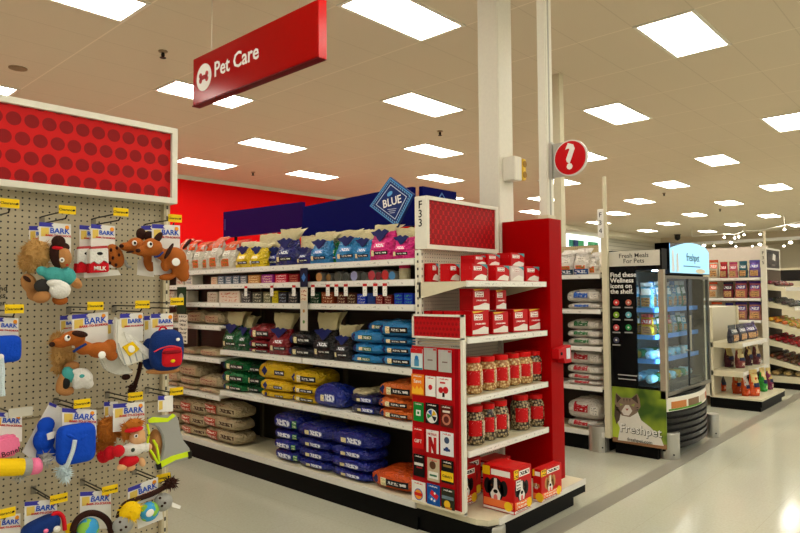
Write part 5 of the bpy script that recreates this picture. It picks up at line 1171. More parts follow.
# ---------------------------------------------------------------- second gondola, white dog food bags
XG2 = 6.10
g2 = thing('gondola_shelving', 'shelving run with white dog food bags between red panel and cooler', 'shelving unit', (XG2, 2.88, 0), AISLE)
def gz(Y): return -(Y-2.88)
MB().box(gz(5.4), 0, .46, .50, .15, 1.80).build('back_panel', peg_shaded, g2); MB().box(gz(5.4), gz(3.14), .455, .48, 1.80, at(580, 246, 'X', 6.56).z).build('top_pegboard', pegboard('peg_tan2', (176, 158, 116), 'X'), g2)
MB().box(gz(5.4), 0, -.02, .5, .15, .19).build('base_deck', cream_metal, g2)
MB().box(gz(5.4), 0, -.03, -.02, .15, .2).build('deck_rail', rail_m, g2)
MB().box(gz(5.4), 0, .0, .5, 0, .15).build('kick_plate', black_m, g2)
for z in (1.765, 1.41, 1.035, .635): shelf_part(g2, gz(5.38), -.02, .46, .0, z)
MB().box(-.0, .055, -.01, .04, .15, 2.28).build('end_upright', cream_metal, g2); MB().box(-.0, .02, .04, .5, .15, 1.95).build('end_panel_side', cream_metal, g2)
MB().tube([(.03, .02, 2.2), (.03, .02, 2.75)], .02, 10).build('flag_pole', cream_metal, g2)
MB().box(-.03, .03, -.02, -.012, 2.13, 2.42).build('number_plate', whitep, g2)
for i, ch in enumerate('F34'): text('letter', ch, .07, ink, g2, (0, -.021, 2.36-.08*i))
XF = XG2+.02
stand_row([
 (562, 576, 250, .02, 'kibble_bag', 'white dog food bag with red picture on top shelf beside red panel', (226, 218, 206), 'gusset', dict(topfrac=.4, flapcol=(228, 220, 208))),
 (576, 592, 248, .02, 'kibble_bag', 'white dog food bag with brown and blue print on top shelf', (226, 218, 206), 'gusset', dict(topfrac=.2, flapcol=(228, 220, 208))),
 (591, 600, 252, .06, 'kibble_bag', 'white dog food bag at the far right of top shelf near post', (222, 216, 204), 'gusset', dict(flapcol=(228, 220, 208)))], 1.765)
for xx, c in ((569, (60, 80, 100)), (584, (30, 80, 150))):
    pass
def wstack(z, tops, cp, l):
    zc = z; Y0_ = Yof(602, XG2+.03, z); Y1_ = Yof(563, XG2+.03, z); w = abs(Y1_-Y0_)
    for i, yt in enumerate(tops):
        zt = at(584, yt, 'X', XG2+.06).z; h = zt-zc
        t = thing('kibble_bag', 'white dog food bag with %s print lying on %s, %s' % (cp[1], l, ['bottom one', 'second up', 'third up', 'fourth up'][i]), 'pet food bag', (XG2+.03+.22, (Y0_+Y1_)/2, zc), AISLE+random.uniform(-.03, .03))
        lying_bag(t, w*random.uniform(.92, 1.0), .42, h*1.02, (218, 212, 200)); lie_patch(t, w*.96, .42, h*1.02, -.45, .3, -.2, .75, prt(cp[0], (210, 205, 195), 3, 2, .56), 'colour_print'); lie_patch(t, w*.96, .42, h*1.02, .45, .8, -.4, .4, prt((214, 208, 196), (60, 60, 64), 4, 3, .55), 'fine_print')
        zc += h
wstack(1.41, [303, 290], ((30, 80, 160), 'blue'), 'second shelf'); wstack(1.035, [338, 330, 320], ((30, 90, 44), 'green'), 'third shelf')
wstack(.635, [380, 374, 365, 351], ((150, 20, 30), 'red'), 'fourth shelf'); wstack(.19, [420, 400], ((160, 20, 30), 'dark red'), 'bottom deck')
XF = 3.335
# second bay behind the red panel
for z, n_, c in ((1.41, 2, (30, 80, 160)), (1.025, 2, (30, 90, 44)), (.635, 3, (150, 20, 30)), (.19, 2, (30, 90, 44))):
    for i in range(n_):
        t = thing('kibble_bag', 'white dog food bag lying out of sight behind the red endcap panel', 'pet food bag', (XG2+.25, 3.75, z+.1*i), AISLE, 'hidden bags behind the red panel'); lying_bag(t, .42, .42, .1, (218, 212, 200)); lie_patch(t, .42, .42, .1, -.45, .3, -.2, .75, prt(c, (210, 205, 195), 3, 2, .56), 'colour_print')

# ---------------------------------------------------------------- pet food cooler
CXL, CYF, CYB, CXR = 6.14, 2.34, 2.83, 7.42
co = thing('cooler', 'black refrigerated pet food cooler with lit glass door and cat picture', 'refrigerator', (CXL, CYF, 0))
CW, CD = CXR-CXL, CYB-CYF
MB().box(0, CW, CD-.04, CD, .1, 2.0).build('back_panel', black_m, co)
MB().box(CW-.04, CW, 0, CD, .1, 1.98).build('side_panel', black_m, co)
MB().box(0, CW, .02, CD, 1.80, 1.98).build('top_housing', black_m, co)
MB().box(0, CW, .02, CD, .10, .68).build('base_housing', black_m, co)
MB().box(.03, CW-.03, .05, CD-.02, 0, .1).build('plinth', black_m, co)
YW = Yof(636.5, CXL, 1.3)-CYF   # window begins here
MB().box(0, .02, YW, CD, .68, 1.80).build('side_panel', black_m, co)
sp = MB().box(-.006, 0, YW+.005, CD+.005, .66, 1.845).build('black_info_panel', mat('gloss_black', (12, 12, 13), .25), co)
def cs(px, py): P = at(px, py, 'X', CXL-.007); return (P.y-CYF, P.z)
ya, za = cs(617, 283)
text('lettering', 'Find these\nWellness\nicons on\nthe shelf.', .064, whitep, sp, (-.0065, cs(610, 270)[0], cs(610, 283.5)[1]), align='LEFT', rz=AISLE, bold=.001)
sp_col = [(206, 60, 56), (190, 100, 80), (130, 170, 50), (100, 170, 180), (206, 90, 90), (40, 130, 70), (70, 70, 90)]
for k in range(7):
    px, py = (616.3, 628.5)[k % 2], (302.5, 314.8, 327.5, 340)[k//2]; y_, z_ = cs(px, py)
    MB().prismx([(y_+.030*math.cos(2*math.pi*i/18), z_+.030*math.sin(2*math.pi*i/18)) for i in range(18)], -.0085, -.006).build('round_icon', paint(sp_col[k]), sp)
    MB().prismx([(y_+.012*math.cos(2*math.pi*i/4), z_+.012*math.sin(2*math.pi*i/4)) for i in range(4)], -.0092, -.0085).build('icon_mark', paint((230, 225, 215)), sp)
    MB().box(-.0075, -.006, y_-.04, y_+.04, z_-.055, z_-.042).build('icon_caption', paint((150, 150, 146)), sp)
for py, hw2 in ((375, .12), (379, .11)):
    y_, z_ = cs(625, py); MB().box(-.0075, -.006, y_-hw2, y_+hw2*.6, z_-.006, z_+.004).build('small_print', paint((170, 170, 166)), sp)
y0_, y1_ = cs(660, 260)[0], cs(609, 260)[0]; zt, zb = cs(630, 251)[1], cs(630, 266)[1]
sg = MB().box(-.012, 0, y0_, y1_, zb, zt).build('top_sign', paint((206, 202, 186)), co)
text('lettering', 'Fresh Meals\nFor Pets', .062, paint((60, 60, 56)), sg, (-.0125, (y0_+y1_)/2, (zt+zb)/2), rz=AISLE, bold=.0005)
MB().box(-.01, .12, -.04, YW-.21, 1.80, 2.0).build('corner_housing', black_m, co)
# cat poster
ya, yb = cs(666, 400)[0], cs(612, 400)[0]; zt, zb = .655, .115
m, nt, b = nodes('poster_green'); tc, s = objxyz(nt); n_ = nt.nodes.new('ShaderNodeTexNoise'); n_.inputs['Scale'].default_value = 3.2; nt.links.new(tc.outputs['Object'], n_.inputs['Vector'])
cr = nt.nodes.new('ShaderNodeValToRGB'); nt.links.new(n_.outputs['Fac'], cr.inputs[0]); e_ = cr.color_ramp.elements
e_[0].position = .35; e_[0].color = (*S((52, 84, 20)), 1); e_[1].position = .68; e_[1].color = (*S((176, 196, 50)), 1); nt.links.new(cr.outputs[0], b.inputs['Base Color']); b.inputs['Roughness'].default_value = .35
po = MB().box(-.008, 0, ya, yb, zb, zt).build('cat_poster', m, co)
MB().box(-.0088, -.008, ya, yb, zb, zb+.045).build('wooden_sill_print', paint((150, 110, 76)), po)
def cp(nm, pts, c, l): MB().prismx([cs(*p) for p in pts], -.008-.0009*l, -.008).build(nm, c if not isinstance(c, tuple) else paint(c), po)
cat_fur = prt((128, 108, 92), (50, 42, 38), 5, 7, .5)
cp('white_cat_body', [(619, 411), (637, 410), (641, 420), (650, 427), (661, 438), (664, 446), (618, 440), (620, 428), (617, 420)], (222, 218, 206), 1)
cp('cat_back', [(615, 404), (621, 412), (619.5, 420), (616.5, 424), (614.5, 416)], (84, 70, 60), 2)
cp('cat_head', [(616, 392.5), (621.5, 397.5), (631.5, 398), (637, 393.5), (639.5, 399), (640.5, 407), (637, 413), (630, 417), (622, 415.5), (617, 410), (615, 402)], cat_fur, 2)
cp('cat_ear', [(616, 393.5), (621.3, 398), (617, 403)], (70, 56, 50), 3); cp('cat_ear', [(636.7, 394.5), (631.7, 398.5), (638.5, 404)], (70, 56, 50), 3)
for q_ in ((624, 398.5), (627, 398.6), (630, 399)): cp('forehead_stripe', [(q_[0]-.5, q_[1]), (q_[0]+.5, q_[1]), (q_[0]+.2, q_[1]+4)], (40, 34, 30), 3)
cp('cat_muzzle', [(625.5, 405), (629, 405), (632.5, 411), (629, 415.5), (624, 415), (621.5, 411)], (214, 206, 194), 3); cp('cat_eye', [(619.5, 403), (623.5, 404.5), (620.5, 406)], (150, 160, 80), 4); cp('cat_eye', [(631, 405), (635, 403.5), (634, 406.8)], (150, 160, 80), 4); cp('cat_nose', [(625.6, 408.5), (629, 408.5), (627.2, 410.8)], (150, 80, 76), 4)
for side in (-1, 1):
    for k_ in range(2): cp('cheek_stripe', [(627.5+side*7, 408+2.2*k_), (627.5+side*11, 407+2.2*k_), (627.5+side*11, 408+2.2*k_)], (40, 34, 30), 3)
y_, z_ = cs(640.5, 430.5); text('lettering', 'Freshpet', .115, whitep, po, (-.0135, y_, z_), rz=AISLE, bold=.001)
text('lettering', 'Freshpet', .115, paint((40, 46, 30)), po, (-.0120, y_-.002, z_-.003), rz=AISLE, bold=.004)
y_, z_ = cs(640, 441); text('lettering', 'freshpet.com', .046, paint((30, 34, 26)), po, (-.0125, y_, z_), rz=AISLE)
# glass windows, frames
gm = bpy.data.materials.new('cooler_glass'); gm.use_nodes = True; nt = gm.node_tree
for n_ in list(nt.nodes):
    if n_.type != 'OUTPUT_MATERIAL': nt.nodes.remove(n_)
tr = nt.nodes.new('ShaderNodeBsdfTransparent'); tr.inputs[0].default_value = (.86, .92, .93, 1); gs = nt.nodes.new('ShaderNodeBsdfGlossy'); gs.inputs['Roughness'].default_value = .02
lw = nt.nodes.new('ShaderNodeLayerWeight'); lw.inputs[0].default_value = .5; fv = mth(nt, 'ADD', mth(nt, 'MULTIPLY', mth(nt, 'POWER', lw.outputs['Facing'], 4), .45), .03); ms = nt.nodes.new('ShaderNodeMixShader')
nt.links.new(fv, ms.inputs[0]); nt.links.new(tr.outputs[0], ms.inputs[1]); nt.links.new(gs.outputs[0], ms.inputs[2]); nt.links.new(ms.outputs[0], nt.nodes[0].inputs[0] if nt.nodes[0].type == 'OUTPUT_MATERIAL' else [n for n in nt.nodes if n.type == 'OUTPUT_MATERIAL'][0].inputs[0])
MB().box(.002, .006, .02, YW, .68, 1.80).build('side_glass', gm, co)
frame_m = mat('door_frame', (176, 168, 146), .3, .4)
MB().box(-.008, .04, -.05, .0, .58, 1.80).build('corner_post', frame_m, co)
dr = MB(); dr.box(.05, CW+.02, -.05, -.02, 1.715, 1.745); dr.box(.05, CW+.02, -.05, -.02, .60, .635); dr.box(.05, .08, -.05, -.02, .635, 1.715); dr.box(CW-.01, CW+.02, -.05, -.02, .635, 1.715)
door = dr.build('door', mat('door_rim', (120, 116, 104), .3, .5), co)
MB().box(.08, CW-.01, -.038, -.034, .635, 1.715).build('door_glass', gm, door)
MB().box(CW*.52, CW*.52+.018, -.045, -.025, .635, 1.715).build('mullion', paint((60, 58, 54)), door)
MB().tube([(CW*.45, -.09, 1.35), (CW*.45, -.09, 1.0), (CW*.45, -.05, 1.0)], .01, 8).build('handle', frame_m, door); 
ledm = mat('cooler_led', (180, 218, 255), .5, emit=32)
for x in (.050,): MB().box(x, x+.02, -.016, -.006, .70, 1.75).build('led_strip', ledm, co)
MB().box(.08, CW-.06, .04, .09, 1.788, 1.796).build('led_strip', ledm, co)
MB().box(.03, CW-.04, CD-.05, CD-.04, .68, 1.8).build('liner', paint((150, 160, 165)), co)
shz = (.70, .93, 1.16, 1.42)
for z in shz[1:]:
    o = MB().box(.02, CW-.05, .06, CD-.05, z-.012, z).build('shelf', paint((150, 170, 190)), co)
    MB().box(.02, CW-.05, .05, .06, z-.03, z+.015).build('price_rail', mat('blue_rail', (90, 150, 230), .3), o); MB().box(.010, .02, .06, YW, z-.03, z+.015).build('price_rail', MATS['blue_rail'], o)
# advertising topper
ad = thing('lit_topper', 'arched light blue lit advertising box on top of the cooler door', 'lit sign', (6.42, 2.30, 1.765))
def ax(px): return Xof(px, 2.30, 1.9)-6.42
xa, xb = ax(669.5), ax(709)
arch = [(xa, 0), (xb, .0), (xb, .25)]+[(xb+(xa-xb)*k/12, .25+.08*math.sin(math.pi*(.12+.88*k/12))) for k in range(1, 13)]+[(xa, .30)]
MB().prism(arch, 0, .14).build('housing', black_m, ad)
MB().prism([(xa+(x-xa)*.985+.004, max(.008, z*.985)) for x, z in arch], -.004, 0).build('lit_face', mat('lit_blue', (150, 206, 232), .4, emit=.5), ad)
text('lettering', 'freshpet', .115, paint((40, 90, 100)), ad, ((xa+xb)/2+.06, -.006, .17)); MB().box((xa+xb)/2-.22, (xa+xb)/2+.28, -.006, -.004, .075, .085).build('small_print', paint((70, 130, 150)), ad)
MB().prism([(xb-.3+.15*math.cos(2*math.pi*i/16)*1.0, .035+.025*math.sin(2*math.pi*i/16)) for i in range(16)], -.006, -.004).build('picture', prt((236, 226, 200), (200, 150, 70), 5, 3, .5), ad)
for x, h in ((xa+.08, .3), (xa+.2, .26)): MB().prism([(x-.035, .02), (x+.035, .02), (x+.02, h*.75), (x, h*.8), (x-.03, h*.7)], -.006, -.004).build('figure', prt((226, 232, 236), (40, 50, 60), 3, 4, .52), ad)
# products in cooler
cl = [((120, 190, 220), (236, 240, 240)), ((170, 150, 40), (200, 60, 50)), ((190, 210, 220), (40, 110, 170)), ((60, 130, 90), (225, 230, 230))]
kk = 0
for zi, z in enumerate((1.42, 1.16)):
    for i, x in enumerate((.09, .21, .33, .47, .62, .76, .9, 1.04)):
        for j, y in enumerate((.17, .33)):
            if j and x > .25: continue
            c, c2 = cl[(i+zi+j) % 4] if zi else cl[(0, 2, 0, 3)[(i+j) % 4]]
            if zi and x < .3: c = (200, 164, 20)
            h = (.27 if zi == 0 else .21)*random.uniform(.85, 1.0)
            t = standing('food_pouch', 'chilled %s pouch on the %s cooler shelf, %s from left, %s row' % ('blue' if c[2] > 150 else 'coloured', ('upper', 'second')[zi], ords[i], ('front', 'back')[j]), (CXL+x, CYF+y-.02, z), 0 if x > .15 else AISLE, .125, .06, h*1.06, c, 'pouch', cat='pouch', flapcol=c2, lean=.0)
for zi, z in enumerate((.93, .70)):
    for i in range(7):
        for j in range(2):
            if j and i > 3: continue
            x = .12+.15*i; y = .13+.16*j; r = .042
            c, c2 = cl[(i*2+j+zi) % 4] if (i+j) % 3 else ((150, 205, 225), (240, 245, 245))
            t = thing('food_roll', 'chilled dog food roll on the %s cooler shelf, %s from left, %s row' % (('third', 'bottom')[zi], ords[i], ('front', 'back')[j]), 'food roll', (CXL+x, CYF+y, z+r))
            o = MB().lathe([(.01, -.062), (r*.8, -.06), (r, -.05), (r, .05), (r*.8, .06), (.01, .062)], 16).build('roll', prt(c, c2, 5, 3, .5), t, smooth=True); o.rotation_euler = (math.pi/2, 0, 0) if i > 1 else (0, math.pi/2, 0)
            for s2 in (-1, 1):
                o = MB().lathe([(.006, 0), (.008, .012), (.003, .02)], 8).build('clip_end', steel, t); o.matrix_local = Matrix.Rotation(math.pi/2*s2, 4, 'X') @ Matrix.Translation((0, 0, .062)) if i > 1 else Matrix.Rotation(math.pi/2*s2, 4, 'Y') @ Matrix.Translation((0, 0, .062))
# bowed lower grille
x0g, x1g = .06, CW-.02
def bow(u, out=.13): return -.0-out*math.sin(math.pi*u)**.8
def bowed(z0, z1, u0, u1, out, thick=.02, n=14):
    mb = MB(); pts = []
    for k in range(n+1):
        u = u0+(u1-u0)*k/n; x = x0g+(x1g-x0g)*u; pts.append((x, bow(u, out)))
    mb.prismz(pts+[(x, y+thick) for x, y in reversed(pts)], z0, z1); return mb
bowed(.08, .60, 0, 1, .10).build('front_grille', black_m, co)
for k in range(6): bowed(.10+.06*k, .135+.06*k, 0, 1, .125, .03).build('grille_louvre', mat('louvre', (30, 29, 28), .3), co)
bowed(.445, .575, .03, .97, .112, .01).build('curved_poster', scribble('poster_strip', (226, 222, 208), (196, 120, 70), 7, 2, .53, lo=.05, hi=.8), co)
pst = co.children[-1]
for k, (u, c) in enumerate(((.18, (190, 120, 60)), (.42, (120, 90, 60)), (.66, (200, 190, 170)), (.85, (180, 90, 40)))):
    bowed(.47, .535, u-.1, u+.1, .118, .01, 4).build('food_picture', prt(c, (236, 220, 190), 3, 2, .5), pst)
bowed(.452, .468, .05, .6, .118, .01, 6).build('green_strip', paint((90, 150, 50)), pst)
for px, py, l in ((601.5, 452, 'between the white bag shelves and the cooler'), (672.5, 459.5, 'at the near corner of the cooler'), (716, 438, 'at the right corner of the cooler')):
    P = at(px, py, 'Z', 0)
    t = thing('bollard', 'brushed steel corner guard bollard '+l, 'corner guard', (P.x+.05, P.y+.05, 0)); r_ = .10 if px < 700 else .07
    MB().lathe([(r_, 0), (r_, .24), (r_*.97, .25)], 28).build('guard', steel, t, smooth=False)
    bt = MB().lathe([(.008, 0), (.008, .005)], 8).build('bolt', ink, t); bt.matrix_local = Matrix.Translation((-r_*.72, -r_*.72, .05)) @ Matrix.Rotation(math.pi/2, 4, Vector((1, -1, 0)))

# ---------------------------------------------------------------- low endcap display with orange treat bags
CX = 9.43
ce = thing('endcap_shelving', 'low cream endcap display right of the cooler with orange treat bags', 'shelving unit', (CX, 2.92, 0))
CWd = 1.25
MB().box(0, CWd, -.02, 0, .15, 1.36).build('back_panel', paint((206, 198, 174)), ce)
MB().box(.0, .03, -.05, 0, .15, 1.36).build('upright', cream_metal, ce); MB().box(CWd-.03, CWd, -.05, 0, .15, 1.36).build('upright', cream_metal, ce)
MB().box(0, CWd, -.64, 0, .135, .16).build('base_deck', cream_metal, ce); MB().box(0, CWd, -.635, 0, .06, .135).build('bumper', black_m, ce); MB().box(.0, CWd-.12, -.62, 0, 0, .06).build('kick_plate', black_m, ce)
MB().box(0, CWd, .0, .9, .15, 1.36).build('end_block', paint((210, 204, 182)), ce)
for z in (.50, .885):
    o = MB().box(0, CWd, -.42, -.02, z-.02, z).build('shelf', cream_metal, ce); MB().box(0, CWd, -.43, -.42, z-.05, z+.003).build('price_rail', rail_m, o); MB().box(0, .006, -.42, -.02, z-.07, z-.02).build('bracket', cream_metal, o)
def frow(z, Yf, items, nm, labf, cat):
    for i, (x0, x1, yt, col, fc) in enumerate(items):
        xa, xb = Xof(x0, Yf, z), Xof(x1, Yf, z); h = at((x0+x1)/2, yt, 'Y', Yf).z-z
        xb = min(xb, CX+CWd-.02)
        if xb-xa < .08: xb = xa+.12
        standing(nm, labf % ords[i], ((xa+xb)/2, Yf+.05, z), random.uniform(-.1, .1), xb-xa, .09, h, col, 'pouch', cat=cat, flapcol=fc)
OC, YC = (226, 84, 30), (230, 200, 120)
def groundbag(nm, lab, x0, x1, yt, yb, z, col, fc, rz=-.35):
    P = at((x0+x1)/2, yb-1, 'Z', z); k = (P-Vector((0, 0, EYE))).dot(fw)/F_PX
    return standing(nm, lab, (P.x, P.y+.04, z), rz, (x1-x0)*k, .09, (yb-yt)*k, col, 'twotone', cat='treat bag', flapcol=fc)
for i, (x0, x1, yt, yb, c, fc, l) in enumerate(((720.5, 729, 374, 392, OC, (60, 50, 60), 'narrow orange treat bag standing alone at left of the low display deck'), (735, 747, 372.5, 394.5, OC, YC, 'orange treat bag with broad cream top, left front on low display deck'),
        (745.5, 752.5, 375, 397, OC, (226, 220, 206), 'slim orange treat bag turned sideways at front of low display deck'), (752, 763.5, 371, 397, OC, YC, 'largest orange treat bag with crumpled cream top at front corner of deck'),
        (763, 770, 369, 392.5, (60, 180, 70), YC, 'green treat bag with cream top on low display deck'), (769.5, 775.5, 369, 390.5, (140, 50, 90), YC, 'maroon treat bag at the right end of low display deck'))): groundbag('treat_bag', l, x0, x1, yt, yb, .162, c, fc)
for x0, x1, yt, yb, c, fc, l in ((727.5, 737, 346, 368, (90, 40, 50), YC, 'maroon and cream treat bag, leftmost on the lower shelf of low display'), (738, 748.5, 348, 369, (150, 70, 70), (236, 214, 150), 'cream and red treat bag, second on the lower shelf of low display'),
        (748.5, 755, 344, 366.5, (80, 30, 44), YC, 'dark maroon treat bag, third on the lower shelf of low display'), (756, 763, 343.5, 365.5, (110, 50, 60), (226, 200, 150), 'maroon and tan treat bag, last on the lower shelf of low display')): groundbag('treat_bag', l, x0, x1, yt, yb, .502, c, fc)
frow(.885, 2.6, [(733, 741, 325, (24, 22, 40), (40, 60, 60)), (741, 749, 324, (28, 24, 48), (60, 60, 80)), (749, 757, 323, (34, 26, 70), (70, 50, 110)), (757, 764, 321, (50, 34, 110), (90, 70, 130))], 'treat_bag', 'dark purple treat bag on the upper low display shelf, %s from left', 'treat bag')

# ---------------------------------------------------------------- far gondola with colourful bags, and its tilted endcap
FX = 11.72
g4 = thing('gondola_shelving', 'far shelving run with purple and orange dog food bags', 'shelving unit', (FX, 2.80, 0), AISLE)
MB().box(-4.2, 0, .44, .48, .15, 2.1).build('back_panel', peg_cream, g4); MB().box(-4.2, 0, 0, .48, 0, .17).build('base', black_m, g4)
for z in (1.80, 1.46, 1.10, .75, .45): shelf_part(g4, -4.2, -.01, .44, 0, z)
MB().box(-.0, .08, 0, .06, 0, 2.27).build('end_upright', paint((216, 212, 194)), g4); MB().box(-4.2, 0, .46, .5, 2.1, 2.34).build('pale_header', paint((226, 216, 200)), g4)
for i, ch in enumerate('F35'): text('letter', ch, .075, ink, g4, (.04, -.002, 2.2-.08*i))
def far_row(z, items, l):
    for i, (x0, x1, yt, c, fc) in enumerate(items):
        ya, yb = Yof(x0, FX+.03, z), Yof(x1, FX+.03, z); h = at((x0+x1)/2, yt, 'X', FX+.1).z-z
        t = standing('kibble_bag', l % ords[i], (FX+.1, (ya+yb)/2, z), AISLE, abs(ya-yb)*.95, .12, h, c, 'pouch', flapcol=fc, lean=0)
PU, OO = (90, 60, 130), (226, 90, 50)
far_row(1.80, [(708, 718, 260, (196, 186, 160), OO), (719, 727, 262, (150, 30, 40), (190, 40, 40)), (728, 737, 262, (206, 110, 110), (180, 40, 90)), (738, 747, 261, (40, 80, 90), (20, 90, 110)), (748, 760, 260, (110, 80, 150), (90, 80, 170))], 'far dog food bag on the top shelf, %s from left')
far_row(1.46, [(708, 717, 282, (206, 196, 170), OO), (722, 733, 282, (120, 40, 50), (40, 30, 60)), (734, 747, 281, (190, 100, 90), (80, 50, 120)), (748, 761, 281, (190, 100, 110), (80, 50, 130))], 'far dog food bag on the second shelf, %s from left')
far_row(1.10, [(710, 722, 302, (200, 190, 170), OO), (724, 733, 303, (150, 90, 100), (50, 50, 130)), (734, 747, 302, (180, 120, 110), (60, 50, 130)), (748, 761, 302, (180, 120, 110), (70, 60, 140))], 'far dog food bag on the third shelf, %s from left')
te = thing('produce_display', 'tilted shelf display of small packets at the right edge', 'display shelving', (11.95, 2.8, 0))
fl_ = thing('endcap_header', 'framed dark picture header above the tilted shelf display', 'header sign', (12.05, 2.79, 1.94))
fr = MB(); fr.box(0, .95, 0, .06, 0, .03); fr.box(0, .95, 0, .06, .34, .37); fr.box(0, .03, 0, .06, .03, .34); fr.box(.92, .95, 0, .06, .03, .34); fr.build('frame', white_metal, fl_)
MB().box(.03, .92, .01, .02, .03, .34).build('picture_panel', prt((60, 52, 48), (20, 18, 18), 3, 2, .5), fl_); MB().prism([(.45, .18), (.62, .16), (.66, .26), (.5, .28)], .004, .01).build('pale_figure', paint((220, 214, 204)), fl_); MB().box(.4, .6, .004, .01, .07, .1).build('caption', paint((120, 112, 104)), fl_)
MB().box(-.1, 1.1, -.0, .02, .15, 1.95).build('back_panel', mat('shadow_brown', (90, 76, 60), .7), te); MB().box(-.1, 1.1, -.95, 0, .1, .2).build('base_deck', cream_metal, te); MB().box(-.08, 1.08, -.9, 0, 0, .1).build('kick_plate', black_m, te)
tilts = [(1.70, (110, 40, 40), 'dark red'), (1.42, (60, 60, 50), 'dark green'), (1.10, (214, 170, 60), 'yellow'), (.80, (190, 30, 34), 'red'), (.50, (120, 70, 46), 'brown')]
for zi, (z, c, cn) in enumerate(tilts):
    dp = .30+.12*zi; o = MB().prismx([(-.02, z), (-.02-dp, z-dp*.28), (-.02-dp, z-dp*.28-.045), (-.02, z-.1)], -.1, 1.1).build('tilted_shelf', cream_metal, te)
    MB().box(-.1, 1.1, -.03-dp, -.02-dp, z-dp*.28-.04, z-dp*.28+.025).build('front_lip', rail_m, o)
    for i in range(9):
        for j in range(int(dp/.1)):
            x = -.02+.125*i; y = -.08-.1*j; cc = tuple(max(0, min(255, int(v*random.uniform(.75, 1.25)))) for v in c)
            t = thing('packet', 'small %s packet heaped on the tilted display shelf at the right edge' % cn, 'packet', (11.95+x, 2.8+y, z+.28*(y+.02)+.004), random.uniform(-.5, .5), '%s packets on the tilted shelf' % cn)
            MB().ell((0, 0, .033), (.055, .045, .033), nu=9, nv=6).build('wrapper', bagm(cc), t, smooth=True)
for i in range(6):
    for j in range(4):
        t = thing('packet', 'tan packet lying on the base of the tilted display', 'packet', (11.98+.17*i, 2.68-.17*j, .2), random.uniform(-.4, .4), 'tan packets on the display base'); MB().ell((0, 0, .04), (.08, .07, .04), nu=9, nv=6).build('wrapper', bagm((200, 170, 110)), t, smooth=True)

# ---------------------------------------------------------------- far background
bb = thing('lit_wall_sign', 'bright white lit wall graphic with green figures above tan shelves', 'sign', (25.3, 13.5, 0))
x0b, x1b = 0, Xof(601, 13.5, 3)-25.3; zt = at(580, 235, 'Y', 13.5).z; zb = at(580, 250, 'Y', 13.5).z
MB().box(x0b, x1b, 0, .08, zb, zt).build('lit_panel', mat('lit_white', (232, 240, 240), .5, emit=.9), bb)
for k, (px, wv, c) in enumerate(((569, 2.0, (60, 170, 150)), (573, 2.2, (50, 80, 150)), (578, 2.5, (90, 200, 140)), (588, 3, (110, 210, 150)), (595, 1.4, (80, 180, 140)))):
    xk = Xof(px, 13.5, 3)-25.3; MB().box(xk, xk+wv*.22, -.02, 0, zb+.12, zt-.25).build('green_figure', paint(c), bb)
# a low shelf row in the distance
for k, (X, Y, l) in enumerate(((20.5, 9.3, 'distant cream shelving row behind the cooler, nearer one'), (27.5, 8.0, 'distant cream shelving row behind the cooler, farther one'), (17.5, 3.2, 'distant cream shelving row beyond the tilted display'))):
    t = thing('gondola_shelving', l, 'shelving unit', (X, Y, 0), AISLE)
    MB().box(-3.6, 0, -.03, .03, .1, 1.75).build('back_panel', peg_cream, t); MB().box(-3.6, 0, -.5, .5, 0, .18).build('base', black_m, t)
    for z in (.55, .95, 1.35, 1.7): MB().box(-3.6, 0, -.42, .42, z-.03, z).build('shelf', white_metal, t)
# dark picture cases behind the tilted display
tt = thing('wall_case', 'dark glazed wall case with cream frame beyond the tilted display', 'display case', (16.2, 3.2, 0), AISLE)
zt, zb = at(790, 270, 'X', 16.2).z, at(790, 281, 'X', 16.2).z
MB().box(-.6, 1.6, 0, .3, 0, zb).build('cabinet', paint((206, 198, 170)), tt); MB().box(-.6, 1.6, 0, .3, zb, zt).build('dark_case', mat('dark_case', (30, 28, 28), .3), tt); MB().box(-.6, 1.6, -.02, .32, zt, zt+.04).build('top_rail', cream_metal, tt)
for x in (-.6, .45, 1.55): MB().box(x, x+.05, -.03, 0, 0, zt+.9).build('post', cream_metal, tt)
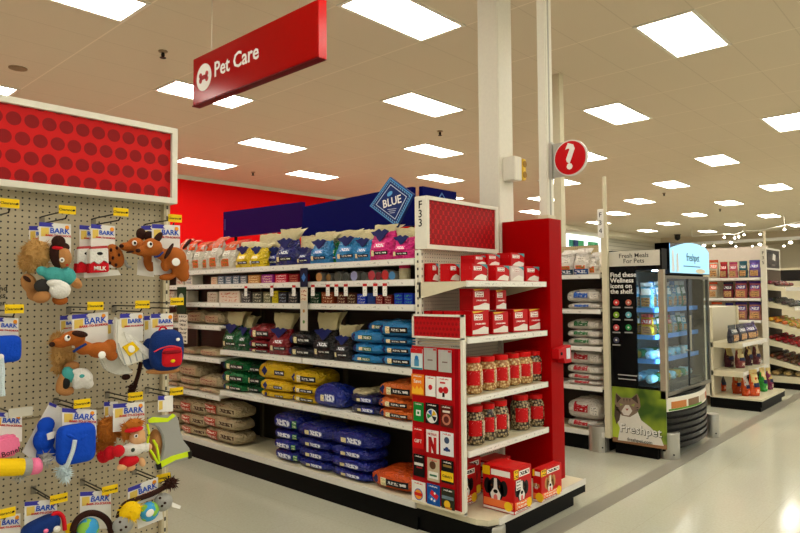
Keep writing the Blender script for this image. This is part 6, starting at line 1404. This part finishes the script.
# track lights
tk = thing('track_rail', 'thin ceiling track with spotlights at far right', 'light track', (18.5, 2.2, 4.05))
a = at(705, 236, 'X', 24).z
trk = [(724, 235.5), (734.5, 236), (738.5, 235), (744, 232.5), (760, 232), (784.5, 227)]
pts = [at(692, 236.5, 'Z', 3.95)]+[at(x, y-1.5, 'Z', 3.95) for x, y in trk]+[at(800, 222.0, 'Z', 3.95)]
MB().tube([p-Vector((18.5, 2.2, 4.05)) for p in pts], .02, 6).build('rail', white_metal, tk)
for p in (pts[0], pts[4], pts[6]): MB().tube([p-Vector((18.5, 2.2, 4.05)), Vector((p.x, p.y, CEIL))-Vector((18.5, 2.2, 4.05))], .012, 6).build('drop_rod', white_metal, tk)
spot_e = mat('spot_lens', (255, 246, 226), .5, emit=14)
def spot(P, l, r=.06):
    t = thing('spotlight', l, 'spotlight', P, AISLE)
    [o_.__setattr__('rotation_euler', (math.radians(-40), 0, 0)) for o_ in (MB().lathe([(r*.6, .1), (r, .02), (r, 0)], 14).build('housing', white_metal, t), MB().lathe([(r*.85, -.006), (r*.85, .0)], 14).build('lens', spot_e, t))]; MB().tube([(0, 0, .1), (0, 0, .17)], .01, 6).build('stem', white_metal, t); MB().box(-.012, .012, 0, .05 if P.x > 30 else .012, .08, .104).build('arm', white_metal, t)
for i, (x, y) in enumerate(trk): spot(Vector((pts[i+1].x, pts[i+1].y, 3.80)), 'small white ceiling spotlight on the thin track, %s from left' % ords[i], .05)
for i, (x, y) in enumerate(((704, 245.5), (714, 246), (731, 242.5), (736, 246.5), (752.5, 246.5), (760, 244.5), (784, 246), (790.5, 242.5))):
    spot(at(x, y, 'X', X1-4.34), 'tiny spotlight on the distant soffit, %s from left' % ords[i], .09 if i in (0, 2, 5, 7) else .05)
P = at(677.5, 238.5, 'Z', CEIL-.2)
t = thing('security_camera', 'small black dome camera hanging from ceiling above the cooler', 'camera', (P.x, P.y, CEIL))
MB().lathe([(.13, -.03), (.13, -.2), (.11, -.24), (.06, -.28), (.01, -.3)], 18).build('dome', ink, t, smooth=False); MB().lathe([(.16, 0), (.16, -.03)], 18).build('mount', paint((80, 76, 70)), t)
